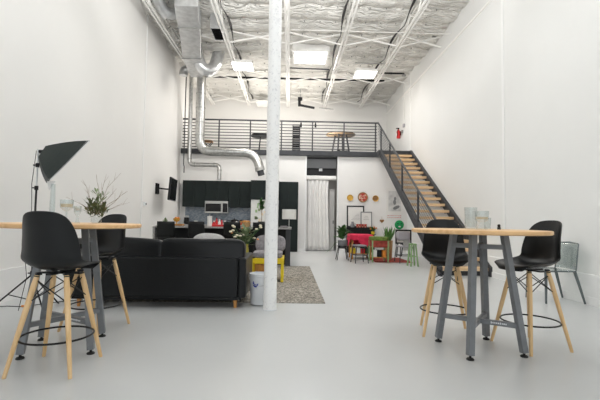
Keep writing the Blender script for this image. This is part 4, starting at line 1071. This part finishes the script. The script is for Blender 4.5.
# ------------------------------------------------------------------ dining corner under the stairs
YW = YK
def disc(px, py, r, m2, lab, rim=None, cat='wall plate', Y=YW):
    p = at(px, py, Y-0.001); t = thing('wall_plate', lab, cat, p)
    mt = Matrix.Rotation(R(90), 3, 'X')
    MB().lathe([(r*0.5, 0.003), (r*0.62, 0.012), (r*0.78, 0.018)], seg=28, mtx=mt).build('plate', m2, t, smooth=True)
    MB().lathe([(r*0.78, 0.0), (r, 0.03), (r*0.97, 0.034), (r*0.76, 0.012)], seg=28, mtx=mt).build('rim', rim or m2, t, smooth=True)
    return t
disc(350, 197.8, 0.115, 'gold', 'small golden round wall plate above the black picture frame', 'gold')
disc(362.7, 197.3, 0.185, 'red_pattern', 'large red patterned round wall plate between the two small ones', 'brown_cer')
disc(375.4, 198.5, 0.115, 'brown_cer', 'small brown and gold round wall plate right of the red one', 'gold')
def pic(x0, x1, y0, y1, Y, fw, fm, lab, cat='picture', lean=0.0, name='picture_frame'):
    a, b = at(x0, y0, Y), at(x1, y1, Y); w, h = (b.x-a.x), (a.z-b.z)
    t = thing(name, lab, cat, ((a.x+b.x)/2, Y, b.z)); t.rotation_euler = (R(-lean), 0, 0)
    q = MB(); q.span((-w/2, 0, 0), (-w/2+fw, 0.025, h)); q.span((w/2-fw, 0, 0), (w/2, 0.025, h)); q.span((-w/2+fw, 0, 0), (w/2-fw, 0.025, fw)); q.span((-w/2+fw, 0, h-fw), (w/2-fw, 0.025, h))
    q.build('frame', fm, t)
    MB().span((-w/2+fw, 0.010, fw), (w/2-fw, 0.022, h-fw)).build('print', 'paper', t)
    return t, w, h
zsb = 0.89
t, w, h = pic(347, 364.3, 207.5, 229.5, YW-0.16, 0.045, 'black_metal', 'large black-framed pale print leaning on the wall above the black sideboard', lean=3)
t.location.z = zsb
q = MB(); [q.box((0.0+0.02*k, 0.008, h*0.35+0.05*k), (0.30-0.05*k, 0.004, 0.012)) for k in range(5)]; q.build('faint_drawing', 'fabric_grey', t)
t, w, h = pic(360.8, 372, 213.5, 229.5, YW-0.24, 0.03, 'hallgrey', 'smaller grey-framed print overlapping the large black frame', lean=3)
t.location.z = zsb
q = MB(); [q.box((0.0, 0.008, h*0.5+0.06*k), (0.20-0.04*k, 0.004, 0.014)) for k in range(3)]; q.build('faint_drawing', 'fabric_grey', t)
# sideboard
a, b = at(346.5, 230, YW-0.3).x, at(375, 230, YW-0.3).x
t = thing('sideboard', 'low black sideboard against the wall behind the red table', 'sideboard', ((a+b)/2, YW-0.36, 0)); w = (b-a)/2
MB().span((-w, 0.0, 0.84), (w, 0.355, 0.89)).build('top', 'black_lac', t, bevel=0.004); MB().span((-w+0.02, 0.02, 0.10), (w-0.02, 0.35, 0.84)).build('body', 'black_lac', t)
for s in (-1, 1):
    d_ = MB().span((s*0.01, 0.002, 0.12), (s*(w-0.03), 0.02, 0.82)).build('door', 'black_lac', t, bevel=0.003)
    MB().ball((s*0.06, -0.008, 0.6), 0.012, seg=8, rings=6).build('knob', 'gold', d_)
for x in (-w+0.06, w-0.06):
    for y in (0.05, 0.31): MB().box((x, y, 0.05), (0.04, 0.04, 0.10)).build('leg', 'black_lac', t)
for i, px in enumerate((357.5, 360.2, 362.9, 365.6)):
    t = thing('red_cup', ['red patterned cup at the left of the row on the black sideboard', 'red patterned cup second in the row on the black sideboard', 'red patterned cup third in the row on the black sideboard', 'red patterned cup at the right of the row on the black sideboard'][i], 'cup', (at(px, 228, YW-.31).x, YW-0.31, 0.89), 0, 'red cups on the sideboard')
    MB().lathe([(0.035, 0), (0.046, 0.02), (0.044, 0.12), (0.040, 0.12), (0.032, 0.02)], seg=16).build('cup', 'red_pattern', t, smooth=True)
t = thing('bottle', 'dark jug at the left end of the black sideboard', 'jug', (at(352.5, 228, YW-.3).x, YW-0.3, 0.89))
MB().lathe([(0.06, 0), (0.08, 0.06), (0.05, 0.14), (0.04, 0.18), (0.05, 0.2)], seg=16).build('body', 'hallgrey', t, smooth=True); MB().tube(arc((0.06, 0, 0.11), 0.04, R(-90), R(90), 8, (1,0,0), (0,0,1)), 0.008, 6).build('handle', 'hallgrey', t)

# table with the crimson cloth
tx0, tx1 = at(349.5, 236, 11.9).x, at(371.5, 236, 11.9).x
cx, cy, tw = (tx0+tx1)/2, 12.0, (tx1-tx0)/2
t = thing('dining_table', 'small wooden shelf table under the crimson cloth', 'table', (cx, cy, 0))
MB().span((-tw+0.02, -0.32, 0.68), (tw-0.02, 0.32, 0.71)).build('tabletop', 'dark_wood', t)
for sx in (-1, 1):
    for sy in (-1, 1): MB().box((sx*(tw-0.06), sy*0.27, 0.34), (0.045, 0.045, 0.68)).build('leg', 'orange_wood', t)
MB().span((-tw+0.05, -0.27, 0.14), (tw-0.05, 0.27, 0.165)).build('shelf', 'orange_wood', t)
q = MB(); V = []; N = 64; rr = random.Random(2)
def edge(k, g):
    a_ = 2*math.pi*k/N; c_, s_ = math.cos(a_), math.sin(a_); m_x = max(abs(c_)/(tw+g), abs(s_)/(0.34+g)); return c_/m_x, s_/m_x
V.append((0, 0, 0.722))
for k in range(N): x, y = edge(k, -0.02); V.append((x, y, 0.722))
for j in range(1, 7):
    for k in range(N):
        f = j/6; x, y = edge(k, 0.008+0.03*f*(0.5+0.5*math.sin(k*1.23))); L_ = 0.24+0.10*math.sin(k*0.39+1.0)+0.03*math.sin(k*1.23)
        V.append((x, y, 0.72-L_*f))
F = [(0, 1+k, 1+(k+1) % N) for k in range(N)]
for j in range(6):
    for k in range(N): F.append((1+j*N+k, 1+j*N+(k+1) % N, 1+(j+1)*N+(k+1) % N, 1+(j+1)*N+k))
q._add(V, F); o = q.build('tablecloth', 'red_cloth', smooth=True, solid=0.004); o.location = (cx, cy, 0); tag(o, 'crimson pink cloth draped over the small table by the plant', 'tablecloth')
for i, (dx, m2, h, lab) in enumerate([(-0.22, 'yellow', 0.15, 'yellow box on the shelf under the red table'), (-0.08, 'white_gloss', 0.17, 'white box on the shelf under the red table'), (0.06, 'red', 0.14, 'red box on the shelf under the red table'), (0.20, 'leaf', 0.16, 'green box on the shelf under the red table')]):
    tag(MB().span((cx+dx-0.055, cy-0.22, 0.165), (cx+dx+0.055, cy+0.1, 0.165+h)).build('storage_box', m2, bevel=0.004), lab, 'box', 'boxes under the red table')
t = thing('flower_pot', 'dark potted flowers on the table corner right of the crimson cloth', 'plant', (at(374, 230, 12.6).x, 12.75, 0.0))
MB().lathe([(0.05, 0.70), (0.065, 0.78), (0.06, 0.79)], seg=16).build('pot', 'yellow', t, smooth=True); MB().tube([(0, 0, 0.0), (0, 0, 0.70)], 0.02, 8).build('stand_pole', 'black_metal', t); MB().lathe([(0.14, 0), (0.13, 0.02)], seg=16).build('stand_base', 'black_metal', t); MB().lathe([(0.10, 0.685), (0.10, 0.70)], seg=16).build('stand_plate', 'black_metal', t)
foliage('foliage', t, (0, 0, 0.80), 40, 0.13, 0.04, 41, 'leaf', 1.0, 0.7, 0.3)
q = MB(); [q.ball((0.10*math.cos(a_), 0.1*math.sin(a_)-0.04, 0.90+0.03*math.sin(3*a_)), 0.026, seg=8, rings=6) for a_ in (0, 1.2, 2.4, 3.6, 4.8)]; q.build('blossoms', 'orange', t, smooth=True)

# leafy plant on a black stand
t = thing('plant_stand', 'small black four-legged plant stand at the left of the red table', 'plant stand', (at(342, 255, 11.5).x, 11.5, 0))
for sx in (-1, 1):
    for sy in (-1, 1): MB().tube([(sx*0.09, sy*0.09, 0.40), (sx*0.16, sy*0.16, 0.0)], 0.012, 8).build('leg', 'black_metal', t)
q = MB(); q.lathe([(0.13, 0.33), (0.13, 0.35)], seg=16); q.lathe([(0.155, 0.385), (0.155, 0.40), (0.145, 0.40), (0.145, 0.385)], seg=20); q.build('ring', 'black_metal', t)
p = t.location
t = thing('potted_plant', 'bushy dark green plant in a grey pot on the black plant stand', 'plant', (p.x, p.y, 0.35))
MB().lathe([(0.09, 0), (0.12, 0.05), (0.128, 0.20), (0.12, 0.205)], seg=22).build('pot', 'hallgrey', t, smooth=True)
foliage('foliage', t, (0, 0, 0.20), 130, 0.26, 0.085, 51, 'leaf', 1.0, 0.85, 0.35, 0.2)
q = MB(); q.tube([(-0.05, -0.05, 0.2), (-0.22, -0.1, 0.12), (-0.36, -0.12, -0.06)], 0.006, 6); q.leaf((-0.34, -0.12, -0.04), (-1, 0, -0.5), 0.14, 0.06); q.build('trailing_leaf', 'leaf', t)

# small grey metal chair in front of the red table
def small_chair(name, lab, loc, rz, ms, mf, w=0.19, seat=0.45, top=0.78, back=True, cat='chair'):
    t = thing(name, lab, cat, loc, rz)
    MB().ball((0, 0, seat), (w, w, 0.022), 0.4, 0.35, 24, 8).build('seat', ms, t, smooth=True)
    for sx, sy in ((-1,-1),(1,-1),(1,1),(-1,1)):
        MB().tube([(sx*(w-0.03), sy*(w-0.03), seat-0.01), (sx*(w+0.01), sy*(w+0.02), 0.0)], 0.013 if back or w > 0.1 else 0.022, 8).build('leg', mf, t)
    q = MB(); k = w-0.01
    for a_, b_ in (((-k,-k),(k,-k)),((k,-k),(k,k)),((k,k),(-k,k)),((-k,k),(-k,-k))): q.tube([(*a_, seat*0.45), (*b_, seat*0.45)], 0.009, 6)
    q.build('stretcher', mf, t)
    if back:
        q = MB(); V = []
        for j in range(4):
            for i in range(9):
                f = -1+i/4; V.append((f*w*0.95, w+0.01-0.05*f*f, top-0.16+0.16*j/3-0.02*f*f*(j == 3)))
        q._add(V, [(j*9+i, j*9+i+1, (j+1)*9+i+1, (j+1)*9+i) for j in range(3) for i in range(8)]); q.build('backrest', ms, t, smooth=True, solid=0.015)
        for s in (-1, 1): MB().tube([(s*(w-0.02), w-0.04, seat), (s*(w*0.93), w-0.03, top-0.02)], 0.011, 8).build('back_post', mf, t)
    return t
small_chair('metal_stool', 'low grey metal stool in front of the crimson tablecloth', (at(359.5, 260, 10.75).x, 10.75, 0), R(10), 'fabric_mauve', 'dark_metal', 0.17, 0.46, back=False, cat='stool')
# red runner rug
p, q_ = at(374, 260, 11.6), at(409, 260, 11.6)
tag(MB().span((p.x-0.1, 10.9, 0.0), (q_.x-0.1, 12.3, 0.008)).build('rug', 'darkred', bevel=0.002), 'dark red patterned rug on the floor under the green table', 'rug')
# green covered table with a red skirt
gx0, gx1 = at(371.5, 240, 10.9).x, at(388, 240, 10.9).x
t = thing('side_table', 'small table with a moss green cover, red skirt and pale green legs', 'table', ((gx0+gx1)/2, 11.05, 0.008)); w = (gx1-gx0)/2
MB().ball((0, 0, 0.635), (w+0.01, 0.26, 0.055), 0.3, 0.3, 28, 8).build('cover', 'moss', t, smooth=True)
MB().span((-w+0.01, -0.235, 0.40), (w-0.01, 0.235, 0.59)).build('red_skirt', 'darkred', t, bevel=0.02)
for sx in (-1, 1):
    for sy in (-1, 1): MB().box((sx*(w-0.015), sy*0.22, 0.29), (0.032, 0.032, 0.58)).build('leg', 'green_paint', t)
MB().span((-w+0.03, -0.2, 0.12), (w-0.03, 0.2, 0.14)).build('shelf', 'orange_wood', t)
for i, (dx, m2, lab) in enumerate([(-0.12, 'white_gloss', 'white box under the moss green table'), (0.0, 'black_lac', 'black box under the moss green table'), (0.12, 'orange', 'orange box under the moss green table')]):
    c = t.location; tag(MB().span((c.x+dx-0.045, c.y-0.16, 0.148), (c.x+dx+0.045, c.y+0.1, 0.33)).build('storage_box', m2, bevel=0.004), lab, 'box', 'boxes under the green table')
# tall wooden planter with a snake plant
t = thing('snake_plant', 'tall upright snake plant in a wooden planter under the stair side', 'plant', (at(388.8, 256, 11.7).x, 11.75, 0.008))
q = MB(); q.lathe([(0.09, 0), (0.10, 0.02), (0.125, 0.55), (0.115, 0.55), (0.10, 0.50)], seg=24); q.build('planter', 'basket', t, smooth=True)
q = MB(); rr = random.Random(77)
for i in range(34):
    a_ = rr.uniform(0, 6.28); e_ = rr.uniform(0.05, 0.55); q.leaf((0.04*math.cos(a_), 0.04*math.sin(a_), 0.50), (math.cos(a_)*e_, math.sin(a_)*e_, 1), rr.uniform(0.30, 0.52), 0.065, 0.02)
q.build('leaves', 'leaf2', t, smooth=True)
# green face disc, heart, poster
p = at(399.2, 224.8, YW-0.001)
t = thing('wall_mask', 'bright green round face-like disc on the wall behind the stair side', 'wall ornament', p)
mt = Matrix.Rotation(R(90), 3, 'X')
MB().lathe([(0.165, 0.0), (0.165, 0.02), (0.12, 0.045), (0.04, 0.055)], seg=28, mtx=mt).build('disc', 'green_disc', t, smooth=True)
q = MB(); [q.ball((x, -0.045, 0.04), (0.022, 0.012, 0.028), seg=10, rings=8) for x in (-0.055, 0.055)]; q.build('eye', 'black_lac', t, smooth=True)
MB().ball((0, -0.046, -0.06), (0.045, 0.014, 0.03), seg=14, rings=8).build('mouth', 'white_gloss', t, smooth=True)
p = at(381.8, 221, YW-0.001)
t = thing('heart_ornament', 'small brown heart hanging on the wall above the snake plant', 'wall ornament', p)
q = MB(); V = []; n = 24
for zz in (0.0, -0.02):
    for k in range(n):
        a_ = 2*math.pi*k/n; V.append((0.0042*16*math.sin(a_)**3*1.2, zz, 0.0045*(13*math.cos(a_)-5*math.cos(2*a_)-2*math.cos(3*a_)-math.cos(4*a_))))
q._add(V, [tuple(range(n)), tuple(range(n, 2*n))[::-1]]+[(k, (k+1) % n, n+(k+1) % n, n+k) for k in range(n)]); q.build('heart', 'brown_cer', t)
MB().tube([(0, -0.01, 0.05), (0, -0.004, 0.16)], 0.004, 5).build('cord', 'twig', t)
a, b = at(386.5, 188, YW-.02), at(401.5, 219.5, YW-.02); w, h = b.x-a.x, a.z-b.z
t = thing('poster', 'pale art poster with a grey and black figure beside the stair side', 'poster', ((a.x+b.x)/2, YW-0.006, b.z))
MB().span((-w/2, -0.003, 0), (w/2, 0.005, h)).build('sheet', 'paper', t)
q = MB(); q.span((-w*0.36, -0.0045, h*0.26), (w*0.46, -0.003, h*0.90)); q.build('grey_field', 'poster_grey', t)
q = MB(); q.ball((w*0.05, -0.005, h*0.55), (w*0.10, 0.003, h*0.09), seg=14, rings=8); q.ball((w*0.16, -0.005, h*0.38), (w*0.24, 0.003, h*0.055), seg=14, rings=8, rot=(0, R(-25), 0)); q.ball((w*0.08, -0.005, h*0.66), (w*0.08, 0.003, h*0.06), seg=12, rings=8); q.build('figure', 'hallgrey', t, smooth=True)
q = MB(); rr = random.Random(4)
for r_ in range(2):
    x = -w*0.42
    while x < w*0.42:
        l_ = rr.uniform(0.02, 0.06); q.box((x+l_/2, -0.004, h*(0.06+0.06*r_)), (l_, 0.002, 0.018)); x += l_+0.03
q.build('red_lettering', 'red', t)
# framed picture and grey chair
t, w, h = pic(395.5, 411.5, 229.5, 244, 12.6, 0.045, 'black_metal', 'black-framed picture standing behind the grey chair under the stairs')
zc = t.location.z
MB().span((-w/2+0.10, 0.003, 0.10), (w/2-0.10, 0.010, h-0.10)).build('mount', 'leaf_pale', t)
q = MB(); [q.bar((s*(w/2-0.08), 0.015, 0.0), (s*(w/2-0.04), 0.02, -zc), 0.03) for s in (-1, 1)]; q.bar((0, 0.02, 0.1), (0, 0.25, -zc), 0.03); q.build('easel_legs', 'dark_metal', t)
c = small_chair('high_chair', 'grey high-backed chair under the lower stair side', (at(405, 262, 10.9).x, 10.95, 0), R(4), 'grey_plastic', 'dark_metal', 0.20, 0.44, 0.84)
c.scale = (1, 1, 1)
q = MB(); q.span((-0.17, -0.17, 0.50), (0.17, -0.145, 0.545)); q.build('front_rail', 'dark_metal', c)
MB().span((-0.10, -0.178, 0.34), (0.10, -0.172, 0.62)).build('hanging_cloth', 'fabric_grey', c)
MB().ball((0, 0.10, 0.72), (0.19, 0.05, 0.12), 0.4, 0.4, 24, 10).build('back_cushion', 'grey_plastic', c, smooth=True)
small_chair('green_stool', 'pale green painted stool beside the foot of the stair side', (at(414.5, 266, 10.05).x-0.03, 10.1, 0), R(8), 'green_paint', 'green_paint', 0.085, 0.55, back=False, cat='stool')

# ------------------------------------------------------------------ on the mezzanine
p = at(340.5, 150, 15.6)
bar_table('round dark-topped table with grey trestle legs up on the mezzanine', (p.x, 15.6, ZM), R(20), 0.27, 'dark_wood', 'dark_metal', 0.92, 0.58)
t = thing('pedestal_table', 'black oval-looking pedestal table on the mezzanine left of the column', 'table', (at(260, 134, 15.4).x, 15.4, ZM))
MB().lathe([(0.30, 0.70), (0.34, 0.71), (0.34, 0.78), (0.32, 0.80)], seg=32).build('tabletop', 'black_lac', t, smooth=True)
MB().tube([(-0.04, 0, 0.02), (0.02, 0, 0.70)], 0.025, 8).build('stem', 'black_metal', t); MB().lathe([(0.2, 0), (0.19, 0.02)], seg=20).build('foot', 'black_metal', t)
# small dark shrub-like ornament behind the railing
t = thing('folding_stool', 'dark low folding stool behind the mezzanine railing at the left', 'stool', (at(208.5, 140, 15.0).x, 15.0, ZM))
MB().ball((0, 0, 0.42), (0.17, 0.15, 0.045), 0.6, 0.7, 20, 8).build('seat', 'brown_cer', t, smooth=True)
for s in (-1, 1):
    MB().bar((s*0.16, -0.08, 0.0), (-s*0.16, -0.08, 0.40), 0.025).build('leg', 'black_metal', t); MB().bar((s*0.16, 0.08, 0.0), (-s*0.16, 0.08, 0.40), 0.025).build('leg', 'black_metal', t)
# louvred panel on the back wall
a, b = at(292.7, 124.5, YB-0.03), at(299.8, 151, YB-0.03)
t = thing('louvre_panel', 'tall dark louvred panel on the mezzanine back wall beside the column', 'louvre', ((a.x+b.x)/2, YB-0.03, ZM+0.02)); w = (b.x-a.x)/2; h = a.z-ZM-0.02
q = MB(); q.span((-w, -0.02, 0), (-w+0.03, 0.03, h)); q.span((w-0.03, -0.02, 0), (w, 0.03, h)); q.span((-w, -0.02, h-0.03), (w, 0.03, h)); q.span((-w, -0.02, 0), (w, 0.03, 0.03)); q.build('frame', 'dark_metal', t)
q = MB(); k = 0.07
while k < h-0.05: q.box((0, 0.0, k), (2*w-0.05, 0.05, 0.05), (R(35), 0, 0)); k += 0.095
q.build('slats', 'black_metal', t)
# spotlights clamped to the railing
for px, lab in ((301, 'small black clamp spotlight on the railing nearest the column'), (315.5, 'small black clamp spotlight on the railing right of the other one')):
    p = at(px, 124.5, YR+0.05); t = thing('clamp_spotlight', lab, 'spotlight', (p.x, YR+0.045, ZM+1.0))
    MB().tube([(0, 0, 0.04), (0, 0.01, -0.10)], [0.03, 0.036], 12).build('head', 'black_metal', t, smooth=True); MB().box((0, -0.005, 0.06), (0.035, 0.04, 0.06)).build('clamp', 'black_metal', t)
# ceiling bracket arm and pale hanging fixture
p = at(300.3, 100, 16.0)
t = thing('ceiling_bracket', 'black ceiling-hung fixture with one long arm, above the railing right of the column', 'ceiling fixture', (p.x, 16.0, p.z))
MB().tube([(0, 0, 0.06), (0, 0, ZT-p.z)], 0.012, 8).build('hanging_rod', 'galv_dark', t)
MB().span((-0.10, -0.07, -0.02), (0.08, 0.07, 0.10)).build('head', 'black_metal', t, bevel=0.01)
MB().span((-0.09, -0.05, -0.26), (0.02, 0.05, -0.02)).build('lower_block', 'black_metal', t, bevel=0.01)
q = at(314.5, 108.5, 16.0)-p
MB().bar((-0.02, 0, -0.21), q+Vector((0, 0, 0.02)), 0.07, 0.085).build('arm', 'black_metal', t, bevel=0.008)
p = at(328, 109, 16.2)
t = thing('hanging_fixture', 'pale metal multi-arm fixture hanging between two joists above the railing', 'ceiling fixture', (p.x, 16.2, p.z))
MB().tube([(0, 0, 0), (0, 0, ZT-p.z)], 0.008, 6).build('hanging_rod', 'white_metal', t)
q = MB(); q.tube([(-0.36, 0, 0.04), (0.22, 0, 0.0)], 0.016, 8); q.build('cross_arm', 'galv_dark', t)
for x in (-0.05, 0.10, 0.20): MB().tube(arc((x, 0, -0.02), 0.06, R(-170), R(0), 8, (1,0,0), (0,0,1)), 0.011, 6).build('hook_arm', 'white_metal', t, smooth=True)
# fire extinguisher, bracket box and conduit on the right wall above the stairs
p = at(402.3, 133, 15.1)
t = thing('fire_extinguisher', 'red fire extinguisher on the right wall at the top of the stairs', 'fire extinguisher', (XR-0.11, 15.2, ZM+0.72))
MB().lathe([(0.06, 0), (0.068, 0.02), (0.068, 0.26), (0.05, 0.31), (0.022, 0.34), (0.022, 0.37)], seg=22).build('cylinder', 'ext_red', t, smooth=True)
MB().box((-0.03, 0, 0.39), (0.12, 0.035, 0.04)).build('valve_handle', 'black_metal', t)
MB().tube([(0.0, -0.04, 0.37), (-0.05, -0.07, 0.32), (-0.06, -0.075, 0.10)], 0.01, 8).build('hose', 'rubber', t, smooth=True)
q = MB(); q.box((-0.070, 0, 0.15), (0.004, 0.07, 0.10)); q.build('label_plate', 'paper', t); MB().box((0.085, 0, 0.2), (0.035, 0.06, 0.15)).build('wall_bracket', 'black_metal', t)
t = thing('alarm_box', 'small grey box on a thin conduit beside the fire extinguisher', 'alarm box', (XR-0.001, 14.75, ZM+1.12))
MB().box((-0.03, 0, 0), (0.06, 0.13, 0.12)).build('box', 'grey_plastic', t, bevel=0.005); MB().tube([(-0.02, 0, 0.05), (-0.02, 0, 2.4)], 0.010, 6).build('conduit', 'white_metal', t)
MB().box((-0.03, 0.22, -0.18), (0.06, 0.09, 0.11)).build('siren', 'galv_dark', t)
struct(MB().span((XR-0.014, 14.0, ZM), (XR, 14.05, ZR)).build('trim_8', 'base'))
# orange cable end on the floor by the left wall
t = thing('power_cord', 'black power cord with an orange plug on the floor at the left wall', 'cord', (-3.25, 5.05, 0))
MB().tube([(-0.42, -0.05, 0.006), (-0.2, 0.02, 0.006), (0.0, 0.0, 0.006), (0.25, 0.3, 0.006), (0.5, 0.45, 0.006)], 0.005, 6).build('cable', 'black_metal', t, smooth=True)
MB().tube([(-0.02, 0, 0.012), (0.06, 0.02, 0.012)], 0.012, 8).build('plug', 'orange', t, smooth=True)
